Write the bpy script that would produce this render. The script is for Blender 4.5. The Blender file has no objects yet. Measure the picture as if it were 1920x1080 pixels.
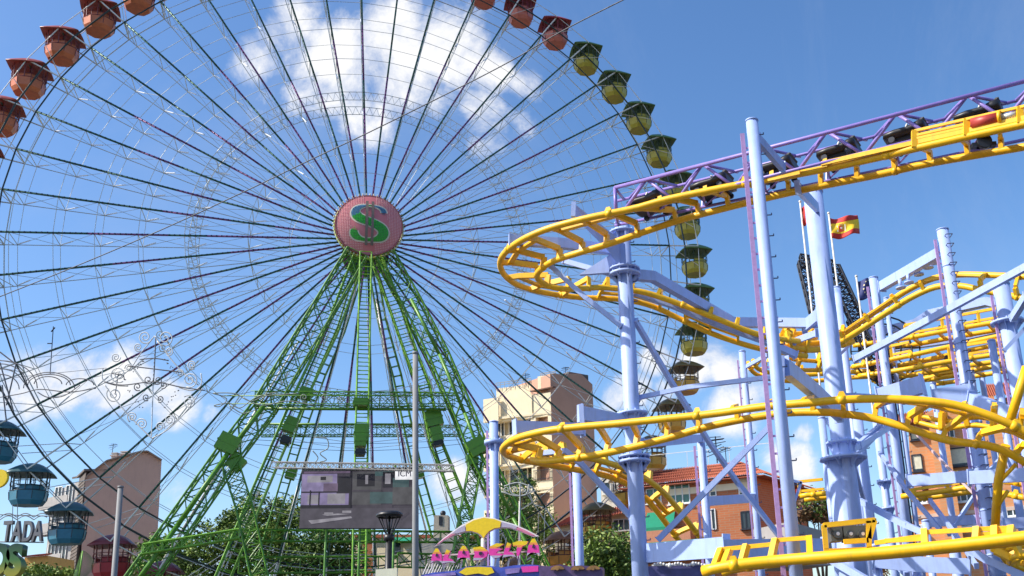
import bpy, math, random
from mathutils import Vector, Matrix
random.seed(7)
S = bpy.context.scene
col = S.collection
R_ = math.radians
# ------------------------------------------------------------------ camera
FPX, CX, CY = 1894.11, 1247.24, 606.06          # focal length and optical centre in pixels of the 1920 px photo
PITCH, ROLL = 0.307932, -0.0639196
CAMZ = 1.6
_fw = Vector((0, math.cos(PITCH), math.sin(PITCH)))
_u0 = Vector((0, -math.sin(PITCH), math.cos(PITCH)))
_r0 = Vector((1, 0, 0))
_rt = _r0*math.cos(ROLL) + _u0*math.sin(ROLL)
_up = -_r0*math.sin(ROLL) + _u0*math.cos(ROLL)
cd = bpy.data.cameras.new('camera'); cam = bpy.data.objects.new('camera', cd); col.objects.link(cam)
cam.matrix_world = Matrix(((_rt.x, _up.x, -_fw.x, 0), (_rt.y, _up.y, -_fw.y, 0), (_rt.z, _up.z, -_fw.z, CAMZ), (0, 0, 0, 1)))
cd.sensor_width = 36; cd.lens = 36*FPX/1920
cd.shift_x = -(CX-960)/1920; cd.shift_y = (CY-540)/1920
cd.clip_end = 6000; cd.clip_start = .1
S.camera = cam
S.view_settings.view_transform = 'Standard'; S.view_settings.look = 'None'; S.view_settings.gamma = 1
S.view_settings.exposure = 0.45
# ------------------------------------------------------------------ sun and sky
SUN_AZ, SUN_EL = R_(-108), R_(42)      # azimuth from +Y towards +X
sl = bpy.data.lights.new('sun', 'SUN'); sl.energy = 5.0; sl.angle = R_(.5); sl.color = (1, .93, .82)
so = bpy.data.objects.new('sun', sl); col.objects.link(so)
sd = Vector((math.sin(SUN_AZ)*math.cos(SUN_EL), math.cos(SUN_AZ)*math.cos(SUN_EL), math.sin(SUN_EL)))
so.rotation_euler = sd.to_track_quat('Z', 'Y').to_euler()
so.location = (-40, 0, 60)
W = bpy.data.worlds.new('World'); S.world = W; W.use_nodes = True
nt = W.node_tree; nt.nodes.clear()
def N(t, **k):
    n = nt.nodes.new(t)
    for a, b in k.items(): setattr(n, a, b)
    return n
def L(a, b): nt.links.new(a, b)
def direction(px, py):
    d = _rt*((px-CX)/FPX) - _up*((py-CY)/FPX) + _fw
    return d.normalized()
out = N('ShaderNodeOutputWorld'); bg = N('ShaderNodeBackground'); L(bg.outputs[0], out.inputs[0])
sky = N('ShaderNodeTexSky', sky_type='NISHITA'); sky.sun_disc = False
sky.sun_elevation = SUN_EL; sky.sun_rotation = SUN_AZ; sky.altitude = 200; sky.air_density = 1.0; sky.dust_density = 1.3; sky.ozone_density = 2.6
bg.inputs[1].default_value = .11
tc = N('ShaderNodeTexCoord')
def noise(scale, detail, rough, vec, dist=0):
    n = N('ShaderNodeTexNoise'); n.inputs['Scale'].default_value = scale; n.inputs['Detail'].default_value = detail
    n.inputs['Roughness'].default_value = rough; n.inputs['Distortion'].default_value = dist; L(vec, n.inputs['Vector']); return n.outputs['Fac']
def M_(op, a, b=None, c=None, clamp=False):
    m = N('ShaderNodeMath', operation=op, use_clamp=clamp)
    for i, v in enumerate((a, b, c)):
        if v is None: continue
        if hasattr(v, 'links') or hasattr(v, 'is_linked'): L(v, m.inputs[i])
        else: m.inputs[i].default_value = v
    return m.outputs[0]
warp = N('ShaderNodeTexNoise'); warp.inputs['Scale'].default_value = 5; warp.inputs['Detail'].default_value = 4; L(tc.outputs['Generated'], warp.inputs['Vector'])
wv = N('ShaderNodeVectorMath', operation='MULTIPLY_ADD'); L(warp.outputs['Color'], wv.inputs[0]); wv.inputs[1].default_value = (.07, .07, .07); L(tc.outputs['Generated'], wv.inputs[2])
# each cloud bank: where it floats, its angular radius and its weight
banks = [(560, 60, .055, 1.0), (640, 120, .075, 1.1), (740, 90, .08, 1.15), (850, 90, .075, 1.15), (930, 130, .05, 1.0), (600, 200, .05, .9), (520, 210, .04, .7), (800, 190, .06, .9),
         (900, 215, .05, .95), (960, 220, .028, .7), (840, 345, .025, .55), (1160, 268, .014, .75), (900, 20, .05, .8), (660, 300, .05, .35),
         (90, 720, .06, 1.05), (190, 735, .06, 1.05), (20, 745, .06, 1.0), (300, 765, .045, .95), (390, 785, .02, .7), (70, 790, .05, .6),
         (1220, 670, .035, 1.0), (1300, 690, .045, 1.1), (1360, 680, .04, 1.05), (1150, 745, .03, 1), (1400, 740, .035, .9), (1520, 810, .022, .9), (1530, 890, .03, 1.0),
         (1240, 740, .04, .9), (1480, 900, .03, .7), (1050, 760, .03, .4), (850, 920, .05, 1.0), (1330, 650, .04, 1.0), (1180, 730, .04, 1.05), (1500, 870, .04, 1.0), (1380, 770, .05, .9), (620, 930, .05, .7), (330, 900, .05, .6), (990, 160, .04, .9), (500, 120, .05, .85), (690, 235, .06, .8), (790, 255, .055, .75), (890, 245, .05, .9), (760, 160, .07, 1.05), (980, 230, .035, .8)]
acc = None
for px, py, rad, wt in banks:
    d = direction(px, py)
    v = N('ShaderNodeVectorMath', operation='DISTANCE'); L(wv.outputs[0], v.inputs[0]); v.inputs[1].default_value = d + Vector((.035, .035, .035))
    mr = N('ShaderNodeMapRange', interpolation_type='SMOOTHSTEP'); L(v.outputs['Value'], mr.inputs[0])
    mr.inputs[1].default_value = rad*1.15; mr.inputs[2].default_value = rad*.15; mr.inputs[3].default_value = 0; mr.inputs[4].default_value = wt
    acc = mr.outputs[0] if acc is None else M_('MAXIMUM', acc, mr.outputs[0])
n1 = noise(13, 12, .66, tc.outputs['Generated'], .3)
n2 = noise(4.3, 6, .6, tc.outputs['Generated'], .2)
dens = M_('MULTIPLY_ADD', n1, 1.9, M_('MULTIPLY_ADD', acc, 1.0, -1.45))
mask = N('ShaderNodeMapRange', interpolation_type='SMOOTHSTEP'); L(dens, mask.inputs[0]); mask.inputs[1].default_value = 0; mask.inputs[2].default_value = .62
high = N('ShaderNodeMapRange'); L(noise(2.2, 10, .7, tc.outputs['Generated'], .6), high.inputs[0]); high.inputs[1].default_value = .5; high.inputs[2].default_value = .85; high.inputs[3].default_value = 0; high.inputs[4].default_value = .22
mk = M_('MAXIMUM', mask.outputs[0], high.outputs[0], clamp=True)
shade = N('ShaderNodeMapRange'); L(M_('ADD', n1, M_('MULTIPLY', dens, .45)), shade.inputs[0]); shade.inputs[1].default_value = .35; shade.inputs[2].default_value = .85
cm = N('ShaderNodeMix', data_type='RGBA'); L(shade.outputs[0], cm.inputs[0]); cm.inputs[6].default_value = (4.2, 4.65, 5.7, 1); cm.inputs[7].default_value = (7.0, 7.0, 7.1, 1)
fm = N('ShaderNodeMix', data_type='RGBA'); L(mk, fm.inputs[0]); hs = N('ShaderNodeHueSaturation'); hs.inputs['Saturation'].default_value = 1.2; hs.inputs['Value'].default_value = 1.45; hs.inputs['Hue'].default_value = .503; L(sky.outputs[0], hs.inputs['Color']); L(hs.outputs[0], fm.inputs[6]); L(cm.outputs[2], fm.inputs[7]); L(fm.outputs[2], bg.inputs[0])

# ------------------------------------------------------------------ placing: turns a viewing direction and a distance into a point
def P(px, py, Y):
    d = _rt*((px-CX)/FPX) - _up*((py-CY)/FPX) + _fw
    return Vector((d.x*Y/d.y, Y, d.z*Y/d.y + CAMZ))
def proj(p):
    q = p - Vector((0, 0, CAMZ)); z = q.dot(_fw)
    return (CX + FPX*q.dot(_rt)/z, CY - FPX*q.dot(_up)/z)
# ------------------------------------------------------------------ materials
mats = {}
def mat(name, c, rough=.5, metal=0, var=.12, scale=6, bump=.0, emis=None, alpha=None, dirt=0.0, spec=.5):
    if name in mats: return mats[name]
    m = bpy.data.materials.new(name); m.use_nodes = True; t = m.node_tree; b = t.nodes['Principled BSDF']
    b.inputs['Roughness'].default_value = rough; b.inputs['Metallic'].default_value = metal; b.inputs['Specular IOR Level'].default_value = spec
    co = t.nodes.new('ShaderNodeTexCoord'); n = t.nodes.new('ShaderNodeTexNoise'); n.inputs['Scale'].default_value = scale; n.inputs['Detail'].default_value = 6; n.inputs['Roughness'].default_value = .65
    t.links.new(co.outputs['Object'], n.inputs['Vector'])
    r = t.nodes.new('ShaderNodeValToRGB'); t.links.new(n.outputs['Fac'], r.inputs[0])
    r.color_ramp.elements[0].position = .3; r.color_ramp.elements[1].position = .7
    r.color_ramp.elements[0].color = tuple(max(0, x*(1-var)) for x in c)+(1,); r.color_ramp.elements[1].color = tuple(min(1, x*(1+var)) for x in c)+(1,)
    src = r.outputs[0]
    if dirt:
        n3 = t.nodes.new('ShaderNodeTexNoise'); n3.inputs['Scale'].default_value = 2.3; n3.inputs['Detail'].default_value = 9; n3.inputs['Roughness'].default_value = .75
        mp = t.nodes.new('ShaderNodeMapping'); mp.inputs['Scale'].default_value = (2.2, 2.2, .35); t.links.new(co.outputs['Object'], mp.inputs[0]); t.links.new(mp.outputs[0], n3.inputs['Vector'])
        r3 = t.nodes.new('ShaderNodeMapRange'); t.links.new(n3.outputs['Fac'], r3.inputs[0]); r3.inputs[1].default_value = .5; r3.inputs[2].default_value = .75; r3.inputs[4].default_value = dirt
        mx = t.nodes.new('ShaderNodeMix'); mx.data_type = 'RGBA'; t.links.new(r3.outputs[0], mx.inputs[0]); t.links.new(src, mx.inputs[6]); mx.inputs[7].default_value = (.1, .08, .06, 1); src = mx.outputs[2]
    t.links.new(src, b.inputs['Base Color'])
    rr = t.nodes.new('ShaderNodeMapRange'); t.links.new(n.outputs['Fac'], rr.inputs[0]); rr.inputs[3].default_value = max(0, rough-.1); rr.inputs[4].default_value = min(1, rough+.12); t.links.new(rr.outputs[0], b.inputs['Roughness'])
    if bump:
        bp = t.nodes.new('ShaderNodeBump'); bp.inputs['Strength'].default_value = bump; bp.inputs['Distance'].default_value = .05; t.links.new(n.outputs['Fac'], bp.inputs['Height']); t.links.new(bp.outputs[0], b.inputs['Normal'])
    if emis:
        b.inputs['Emission Color'].default_value = tuple(c)+(1,); b.inputs['Emission Strength'].default_value = emis
    mats[name] = m; return m
def brick_mat(name, c1, c2, mortar, bw=.5, bh=.16, ang=0, var=.1, rough=.85):
    m = bpy.data.materials.new(name); m.use_nodes = True; t = m.node_tree; b = t.nodes['Principled BSDF']; b.inputs['Roughness'].default_value = rough
    co = t.nodes.new('ShaderNodeTexCoord'); sp = t.nodes.new('ShaderNodeSeparateXYZ'); t.links.new(co.outputs['Object'], sp.inputs[0])
    a = t.nodes.new('ShaderNodeMath'); a.operation = 'MULTIPLY_ADD'; t.links.new(sp.outputs[1], a.inputs[0]); a.inputs[1].default_value = 1.0; t.links.new(sp.outputs[0], a.inputs[2])
    cb = t.nodes.new('ShaderNodeCombineXYZ'); t.links.new(a.outputs[0], cb.inputs[0]); t.links.new(sp.outputs[2], cb.inputs[1])
    br = t.nodes.new('ShaderNodeTexBrick'); t.links.new(cb.outputs[0], br.inputs['Vector']); br.inputs['Scale'].default_value = 1
    br.inputs['Color1'].default_value = c1+(1,); br.inputs['Color2'].default_value = c2+(1,); br.inputs['Mortar'].default_value = mortar+(1,)
    br.inputs['Brick Width'].default_value = bw; br.inputs['Row Height'].default_value = bh; br.inputs['Mortar Size'].default_value = bh*.12
    n = t.nodes.new('ShaderNodeTexNoise'); n.inputs['Scale'].default_value = .6; n.inputs['Detail'].default_value = 8; t.links.new(co.outputs['Object'], n.inputs['Vector'])
    mx = t.nodes.new('ShaderNodeMix'); mx.data_type = 'RGBA'; mx.blend_type = 'MULTIPLY'; mx.inputs[0].default_value = .45; t.links.new(br.outputs[0], mx.inputs[6]); t.links.new(n.outputs['Color'], mx.inputs[7])
    hs = t.nodes.new('ShaderNodeMapRange'); t.links.new(n.outputs['Fac'], hs.inputs[0]); hs.inputs[3].default_value = .75; hs.inputs[4].default_value = 1.2
    mx2 = t.nodes.new('ShaderNodeVectorMath'); mx2.operation = 'SCALE'; t.links.new(br.outputs[0], mx2.inputs[0]); t.links.new(hs.outputs[0], mx2.inputs['Scale'])
    t.links.new(mx2.outputs[0], b.inputs['Base Color']); mats[name] = m; return m
BLUE = mat('pale_blue_paint', (.36, .47, .80), .45, 0, .07, 3, dirt=.3)
YEL = mat('yellow_paint', (.90, .49, .004), .42, 0, .08, 4, dirt=.32)
PUR = mat('purple_paint', (.25, .18, .52), .4, 0, .1, 5, dirt=.15)
PINKC = mat('mauve_cable_tray', (.42, .26, .50), .6, 0, .15, 12)
GREEN = mat('green_paint', (.085, .235, .018), .4, 0, .35, 5, dirt=.2)
GREENLIT = mat('sunlit_green_paint', (.16, .36, .035), .4, 0, .35, 2)  # brighter copy of the green paint, sunlight on legs and frame put into the colour
SPG = mat('spoke_green', (.038, .13, .09), .45, .2, .3, 3)
SPP = mat('spoke_purple', (.21, .065, .21), .45, .2, .3, 3)
RINGD = mat('dark_ring_steel', (.025, .04, .035), .5, .2, .2)
GREY = mat('galvanised_steel', (.55, .57, .54), .5, .1, .12, 9)
GREYW = mat('light_steel', (.68, .66, .60), .45, .1, .12, 9)
WHITE = mat('white_paint', (.78, .78, .76), .4, 0, .05, 5, dirt=.1)
LAMPW = mat('white_tube', (.85, .87, .88), .25, 0, .03)
BLACK = mat('black_plastic', (.016, .016, .018), .4, 0, .3)
DARK = mat('dark_steel', (.03, .035, .05), .5, .3, .3)
GLASS = mat('window_glass', (.035, .05, .06), .12, 0, .2, 1)
CREAM = mat('cream_render', (.86, .74, .52), .85, 0, .05, 1.2, .1, dirt=.10)
PINKR = mat('pink_brown_render', (.60, .37, .29), .9, 0, .05, .7, .1, dirt=.15)
GREYR = mat('grey_cladding', (.40, .38, .36), .8, 0, .1, 1.5, .1, dirt=.2)
CONC = mat('concrete', (.34, .33, .31), .9, 0, .15, 2, .2, dirt=.25)
RED = mat('red_paint', (.42, .045, .03), .45, 0, .15, 5)
# ------------------------------------------------------------------ mesh builder
class MB:
    def __init__(s): s.v = []; s.f = []; s.m = []; s.sm = []
    def face(s, pts, mi=0, smooth=False):
        b = len(s.v); s.v += [tuple(p) for p in pts]; s.f.append(tuple(range(b, b+len(pts)))); s.m.append(mi); s.sm.append(smooth)
    def grid(s, rings, mi=0, closed=True, smooth=True, cap=True):
        b = len(s.v); n = len(rings[0])
        for r in rings: s.v += [tuple(p) for p in r]
        for i in range(len(rings)-1):
            for j in range(n if closed else n-1):
                k = (j+1) % n
                s.f.append((b+i*n+j, b+i*n+k, b+(i+1)*n+k, b+(i+1)*n+j)); s.m.append(mi); s.sm.append(smooth)
        if cap and closed:
            s.f.append(tuple(b+j for j in reversed(range(n)))); s.m.append(mi); s.sm.append(False)
            s.f.append(tuple(b+(len(rings)-1)*n+j for j in range(n))); s.m.append(mi); s.sm.append(False)
    def tube(s, a, b, r, n=6, mi=0, r2=None):
        a = Vector(a); b = Vector(b); d = b-a
        if d.length < 1e-6: return
        d.normalize(); u = d.cross(Vector((0, 0, 1)) if abs(d.z) < .95 else Vector((1, 0, 0))).normalized(); v = d.cross(u)
        r2 = r if r2 is None else r2
        s.grid([[a+(u*math.cos(t)+v*math.sin(t))*r for t in [2*math.pi*i/n for i in range(n)]], [b+(u*math.cos(t)+v*math.sin(t))*r2 for t in [2*math.pi*i/n for i in range(n)]]], mi, smooth=n > 5)
    def path(s, pts, r, n=8, mi=0, closed=False):
        pts = [Vector(p) for p in pts]; rings = []; u = None; m = len(pts)
        for i, p in enumerate(pts):
            if closed: d = pts[(i+1) % m]-pts[i-1]
            else: d = pts[min(i+1, m-1)]-pts[max(i-1, 0)]
            d.normalize()
            if u is None: u = d.cross(Vector((0, 0, 1)) if abs(d.z) < .9 else Vector((1, 0, 0)))
            u = (u-d*u.dot(d)).normalized(); v = d.cross(u)
            rings.append([p+(u*math.cos(t)+v*math.sin(t))*r for t in [2*math.pi*k/n for k in range(n)]])
        if closed: rings.append(rings[0])
        s.grid(rings, mi, cap=not closed)
    def beam(s, a, b, w, h, up=(0, 0, 1), mi=0):      # box from a to b, w across, h along up
        a = Vector(a); b = Vector(b); d = (b-a)
        if d.length < 1e-6: return
        d.normalize(); up = Vector(up); x = d.cross(up)
        if x.length < 1e-3: x = d.cross(Vector((0, 1, 0)))
        x.normalize(); y = x.cross(d)
        q = [x*w/2+y*h/2, -x*w/2+y*h/2, -x*w/2-y*h/2, x*w/2-y*h/2]
        s.grid([[a+k for k in q], [b+k for k in q]], mi, smooth=False)
    def box(s, c, sx, sy, sz, ang=0, mi=0):
        c = Vector(c); ca, sa = math.cos(ang), math.sin(ang); ex = Vector((ca, sa, 0))*sx/2; ey = Vector((-sa, ca, 0))*sy/2; ez = Vector((0, 0, sz/2))
        lo = [c-ez+ex*i+ey*j for i, j in ((1, 1), (-1, 1), (-1, -1), (1, -1))]; hi = [p+ez*2 for p in lo]
        s.grid([lo, hi], mi, smooth=False)
    def prism(s, poly, ext, mi=0):
        ext = Vector(ext); s.grid([[Vector(p) for p in poly], [Vector(p)+ext for p in poly]], mi, smooth=False)
    def sphere(s, c, r, n=8, mi=0, sz=1):
        c = Vector(c); rings = []
        for i in range(n//2+1):
            t = math.pi*i/(n//2); rr = max(r*math.sin(t), 1e-4)
            rings.append([c+Vector((rr*math.cos(a), rr*math.sin(a), -r*sz*math.cos(t))) for a in [2*math.pi*k/n for k in range(n)]])
        s.grid(rings, mi)
    def build(s, name, m, parent=None, bevel=0):
        me = bpy.data.meshes.new(name); me.from_pydata(s.v, [], s.f)
        for k in (m if isinstance(m, (list, tuple)) else [m]): me.materials.append(k)
        me.polygons.foreach_set('material_index', s.m); me.polygons.foreach_set('use_smooth', s.sm); me.update()
        o = bpy.data.objects.new(name, me); col.objects.link(o)
        if parent is not None: o.parent = parent
        # put the mesh relative to its own origin
        if parent is None and s.v:
            c = Vector((sum(p[0] for p in s.v)/len(s.v), sum(p[1] for p in s.v)/len(s.v), min(p[2] for p in s.v)))
            me.transform(Matrix.Translation(-c)); o.location = c
        return o
def tag(o, label=None, cat=None, group=None, kind=None):
    if label: o['label'] = label
    if cat: o['category'] = cat
    if group: o['group'] = group
    if kind: o['kind'] = kind
    return o
def thing(name, label, cat, group=None, loc=(0, 0, 0)):
    o = bpy.data.objects.new(name, None); col.objects.link(o); o.location = loc; return tag(o, label, cat, group)
def lattice(mb, a, b, u, v, r, rb, n, mi=0, x=True, mib=None):   # box truss with 4 chords
    a = Vector(a); b = Vector(b); mib = mi if mib is None else mib
    cs = [(-.5, -.5), (.5, -.5), (.5, .5), (-.5, .5)]
    at = lambda t, c: a+(b-a)*t+u*c[0]+v*c[1]
    for c in cs: mb.tube(at(0, c), at(1, c), r, 5, mi)
    for i in range(n+1):
        t = i/n
        for k in range(4):
            mb.tube(at(t, cs[k]), at(t, cs[(k+1) % 4]), rb, 4, mib)
            if i < n:
                t2 = (i+1)/n
                if x or i % 2 == 0: mb.tube(at(t, cs[k]), at(t2, cs[(k+1) % 4]), rb, 4, mib)
                if x or i % 2 == 1: mb.tube(at(t2, cs[k]), at(t, cs[(k+1) % 4]), rb, 4, mib)
def ladder(mb, a, b, u, v, r, rb, n, mi=0):           # box section with plain rungs
    a = Vector(a); b = Vector(b); cs = [(-.5, -.5), (.5, -.5), (.5, .5), (-.5, .5)]
    at = lambda t, c: a+(b-a)*t+u*c[0]+v*c[1]
    for c in cs: mb.tube(at(0, c), at(1, c), r, 5, mi)
    for i in range(n+1):
        for k in range(4): mb.tube(at(i/n, cs[k]), at(i/n, cs[(k+1) % 4]), rb, 4, mi)
    for i in range(n):
        for k in (1, 3): mb.tube(at(i/n, cs[k]), at((i+1)/n, cs[(k+1) % 4]), rb*.8, 4, mi)
# ================================================================== ground
g = MB(); g.face([(-2500, -300, 0), (2500, -300, 0), (2500, 4000, 0), (-2500, 4000, 0)])
tag(g.build('ground', mat('asphalt', (.06, .058, .055), .9, 0, .25, .8, .3)), kind='structure')
# ================================================================== FERRIS WHEEL
HUB = Vector((-21.86, 69.79, 30.27+CAMZ)); AZ = .33866; TH0 = .310573; NS = 48; R1 = 24.0; R2 = 26.56; WD = 2.3
we = Vector((math.cos(AZ), math.sin(AZ), 0)); wn = Vector((-math.sin(AZ), math.cos(AZ), 0)); UZ = Vector((0, 0, 1))
fw = thing('ferris_wheel', 'giant ferris wheel on green lattice legs with dotted spokes and a round pink hub sign', 'ferris wheel', loc=(HUB.x, HUB.y, 0))
FO = Vector((HUB.x, HUB.y, 0))
def wp(th, r, w=0): return HUB - FO + we*(r*math.cos(th)) + UZ*(r*math.sin(th)) + wn*w      # point in the wheel, local to the thing
RR = [(5.5, 0), (8.3, .0), (12.1, .55), (15.4, 0), (18.1, 0), (20.6, 0), (23.2, 0)]
def spoke(k):
    th = TH0 + k*2*math.pi/NS; s = MB()
    # lit front chord in coloured lengths
    cuts = [1.6, 6.5, 9.5, 14, 17, R1] if k % 2 else [1.6, 5, 11, 13.5, 18.5, R1]
    for i in range(len(cuts)-1): s.tube(wp(th, cuts[i], -.02), wp(th, cuts[i+1], -.02), .072, 6, 1 if (i+k//2) % 2 == 0 and i < 4 else 0)
    s.tube(wp(th, R1), wp(th, R2, 0), .06, 5, 3)
    s.tube(wp(th, R1, WD), wp(th, R2, WD), .05, 5, 2)
    s.tube(wp(th, 1.6, 3.4), wp(th, 8.3, WD), .024, 5, 2); s.tube(wp(th, 8.3, WD), wp(th, R1, WD), .032, 5, 2)
    pr = 5.5
    for i, (r, _) in enumerate(RR[1:]):
        s.tube(wp(th, r, 0), wp(th, r, WD), .028, 4, 2)
        s.tube(wp(th, pr, 0), wp(th, r, WD), .017, 4, 2); s.tube(wp(th, pr, WD), wp(th, r, 0), .017, 4, 2); pr = r
    s.tube(wp(th, R1, 0), wp(th, R1, WD), .05, 4, 2)
    s.tube(wp(th, R1, 0), wp(th, pr+.2, WD), .03, 4, 2)
    s.tube(wp(th, R2, 0), wp(th, R2, WD), .045, 5, 0)          # axle the cabin hangs from
    r = 2.2                                                     # bulbs in little caps along the lit chord
    while r < R1:
        s.box(wp(th, r, -.085), .07, .05, .11, AZ, 4); r += .34
    for i, (r, _) in enumerate(RR[1:]):                         # white tube lamps on the diagonals
        a = wp(th, r, WD-.08); b = wp(th, r-1.5, WD*.42); s.tube(a+(b-a)*.08, a+(b-a)*.62, .045, 5, 5)
    s.build('spoke', [SPG, SPP, GREY, GREYW, BLACK if k % 2 else DARK, LAMPW], fw)
for k in range(NS): spoke(k)
def ring(name, r, w, rad, m, n=5, extra=None):
    s = MB()
    if extra: extra(s)
    s.path([wp(TH0+2*math.pi*i/NS, r, w) for i in range(NS)], rad, n, 0, True); return s.build(name, m, fw)
ring('rim_ring', R1, 0, .055, RINGD); ring('rim_ring', (R1+R2)/2+.1, 0, .07, RINGD)
ring('rim_ring', R1, WD, .04, GREY); 
def brace(w):                                                  # heavier bars joining pivots to the rim nodes
    def f(s):
        for k in range(NS):
            t0 = TH0+2*math.pi*k/NS; t1 = t0+2*math.pi/NS
            s.tube(wp(t0, R2, w), wp(t0, R2, w).lerp(wp(t1, R2, w), .33), .045, 4)
            s.tube(wp(t1, R1, w), wp((t0+t1)/2, R2, w).lerp(wp((t0+t1)/2, R1, w), .05), .025, 4)
    return f
ring('outer_ring', R2, 0, .03, GREYW, 5, brace(0)); ring('outer_ring', R2, WD, .03, GREYW, 5, brace(WD))
ring('rim_ring', (R1+R2)/2+.1, WD, .03, GREY)
for r, b in RR:
    if b: continue
    ring('tie_ring', r, 0, .020, GREY, 4); ring('tie_ring', r, WD, .018, GREY, 4)
for w in (0, WD):                                              # the zigzag ring truss half way out
    s = MB(); s.path([wp(TH0+2*math.pi*i/NS, 11.75, w) for i in range(NS)], .026, 4, 0, True); s.path([wp(TH0+2*math.pi*i/NS, 12.45, w) for i in range(NS)], .026, 4, 0, True)
    m = NS*6
    for i in range(m):
        f = lambda r, q: wp(TH0+2*math.pi*(i//6)/NS, r, w).lerp(wp(TH0+2*math.pi*(i//6+1)/NS, r, w), q)
        s.tube(f(11.75 if i % 2 else 12.45, (i % 6)/6), f(12.45 if i % 2 else 11.75, (i % 6+1)/6), .016, 4)
    s.build('ring_truss', GREYW if w == 0 else GREY, fw)
# hub: drum, ring plates and the domed sign
s = MB(); NN = 40
def disc(r, w, n=NN): return [wp(2*math.pi*i/n, r, w) for i in range(n)]
s.grid([disc(.8, -2.6), disc(.8, 6)], 0); s.grid([disc(1.75, -.25), disc(1.75, .25)], 0); s.grid([disc(1.75, 3.2), disc(1.75, 3.6)], 0)
s.build('hub_drum', GREEN, fw)
pm = mat('pink_sign', (.60, .17, .18), .38, 0, .06, 3, dirt=.12)
t = pm.node_tree
s = MB(); RD = 2.35; D0 = -2.75
def dome(r): return D0 - .55*(1-(r/RD)**2)
rings = []
for i in range(13):
    r = RD*(1-i/12)+.01; rings.append(disc(r, dome(r)))
s.grid([disc(RD, D0+.35), disc(RD, D0)]+rings, 0)
domeMB = s
bl = [(.75, .38, .40), (.05, .50, .05), (.10, .22, .40)]
BPINK = mat('pink_bulb', (.88, .58, .56), .2, 0, .1, 30); BGRN = mat('green_bulb', (.05, .62, .06), .2, 0, .2, 30); BBLU = mat('blue_bulb', (.08, .22, .38), .2, 0, .2, 30); BCRM = mat('cream_strip', (.66, .58, .46), .5, 0, .1)
def sp_(x, y, off=.0):     # a point on the dome face, x right, y up
    r = math.hypot(x, y); return HUB-FO+we*x+UZ*y+wn*(dome(min(r, RD))-off)
# the S: centre line with widths
sc = [(.98, .80), (.93, 1.02), (.68, 1.22), (.3, 1.32), (-.15, 1.33), (-.58, 1.25), (-.9, 1.03), (-1.0, .72), (-.86, .42), (-.5, .18), (0, .0), (.5, -.2), (.86, -.45), (.98, -.75), (.84, -1.05), (.48, -1.26), (0, -1.34), (-.5, -1.3), (-.88, -1.12), (-1.05, -.85), (-1.02, -.62)]
wdt = [.20, .2, .12, .07, .07, .14, .26, .34, .38, .36, .34, .36, .4, .42, .36, .2, .12, .14, .26, .3, .24]
def cat(pts, n=6):
    o = []
    for i in range(len(pts)-1):
        p = [Vector(pts[max(0, min(len(pts)-1, i+k))]) for k in (-1, 0, 1, 2)]
        for j in range(n):
            t_ = j/n; o.append(.5*((2*p[1])+(p[2]-p[0])*t_+(2*p[0]-5*p[1]+4*p[2]-p[3])*t_**2+(3*p[1]-p[0]-3*p[2]+p[3])*t_**3))
    o.append(Vector(pts[-1])); return o
cl = cat([(a[0], a[1], w*.86) for a, w in zip(sc, wdt)], 5)
def ribbon(mb, extra, off, mi):
    L_ = []; R__ = []
    for i, p in enumerate(cl):
        d = (cl[min(i+1, len(cl)-1)]-cl[max(i-1, 0)]); d = Vector((d.x, d.y)).normalized(); n_ = Vector((-d.y, d.x)); w = p.z+extra
        L_.append((p.x+n_.x*w, p.y+n_.y*w)); R__.append((p.x-n_.x*w, p.y-n_.y*w))
    for i in range(len(cl)-1):
        a, b, c, d = L_[i], L_[i+1], R__[i+1], R__[i]
        q = [sp_(*a, off), sp_(*b, off), sp_(*c, off), sp_(*d, off)]
        mb.face(q, mi if not callable(mi) else mi(cl[i]))
def in_s(x, y):
    best = 9
    for p in cl:
        d = math.hypot(p.x-x, p.y-y)-p.z
        if d < best: best = d; q = p
    return best, q
b1 = domeMB; b2 = b3 = MB()
ribbon(b2, .0, .07, lambda p: 1 if (p.y > .72 and p.x > .3) or (p.y > .55 and p.x < -.2) else 0)
st = .115; r = st
def bulb(mb, p, r, mi=1):
    f = [p+we*r, p+UZ*r, p-we*r, p-UZ*r]; tip = p-wn*r*1.1
    for i in range(4): mb.face([f[i], f[(i+1) % 4], tip], mi)
y = -2.3
while y < 2.3:
    x = -2.3
    while x < 2.3:
        if math.hypot(x, y) < 2.28:
            d, q = in_s(x, y)
            if d < -.02: bulb(b2, sp_(x, y, .08), .045, 3 if ((q.y > .72 and q.x > .3) or (q.y > .55 and q.x < -.2)) else 2)
            elif d > .1 and math.hypot(x, y) > 1.3 and (abs(x) > .35): bulb(b1, sp_(x, y, .0), .042)
        x += st
    y += st
sign = b1.build('hub_sign', [pm, BPINK], fw)
b2.build('letter_face', [mat('green_letter', (.03, .26, .03), .35, 0, .3, 14), mat('blue_letter', (.08, .2, .3), .35, 0, .3, 14), BGRN, BBLU], sign)
s = MB(); ribbon(s, .10, .035, 0); s.build('letter_outline', BCRM, sign)
s = MB()
for x in (-.2, .2):
    pts = [(x, -1.75+3.45*i/12) for i in range(13)]
    for i in range(12):
        a, b = pts[i], pts[i+1]; w = .095
        s.face([sp_(a[0]-w, a[1], .15), sp_(b[0]-w, b[1], .15), sp_(b[0]+w, b[1], .15), sp_(a[0]+w, a[1], .15)])
s.build('letter_bar', mat('brown_bar', (.17, .13, .10), .5, 0, .1), sign)
s = MB()
for i in range(72):
    a = 2*math.pi*i/60; s.tube(wp(a, RD+.03, D0+.15), wp(a, RD+.17, D0+.05), .05, 5)
s.grid([disc(RD+.06, D0+.3), disc(RD+.12, D0+.45), disc(RD-.1, D0+.6)], 1, cap=False)
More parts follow.
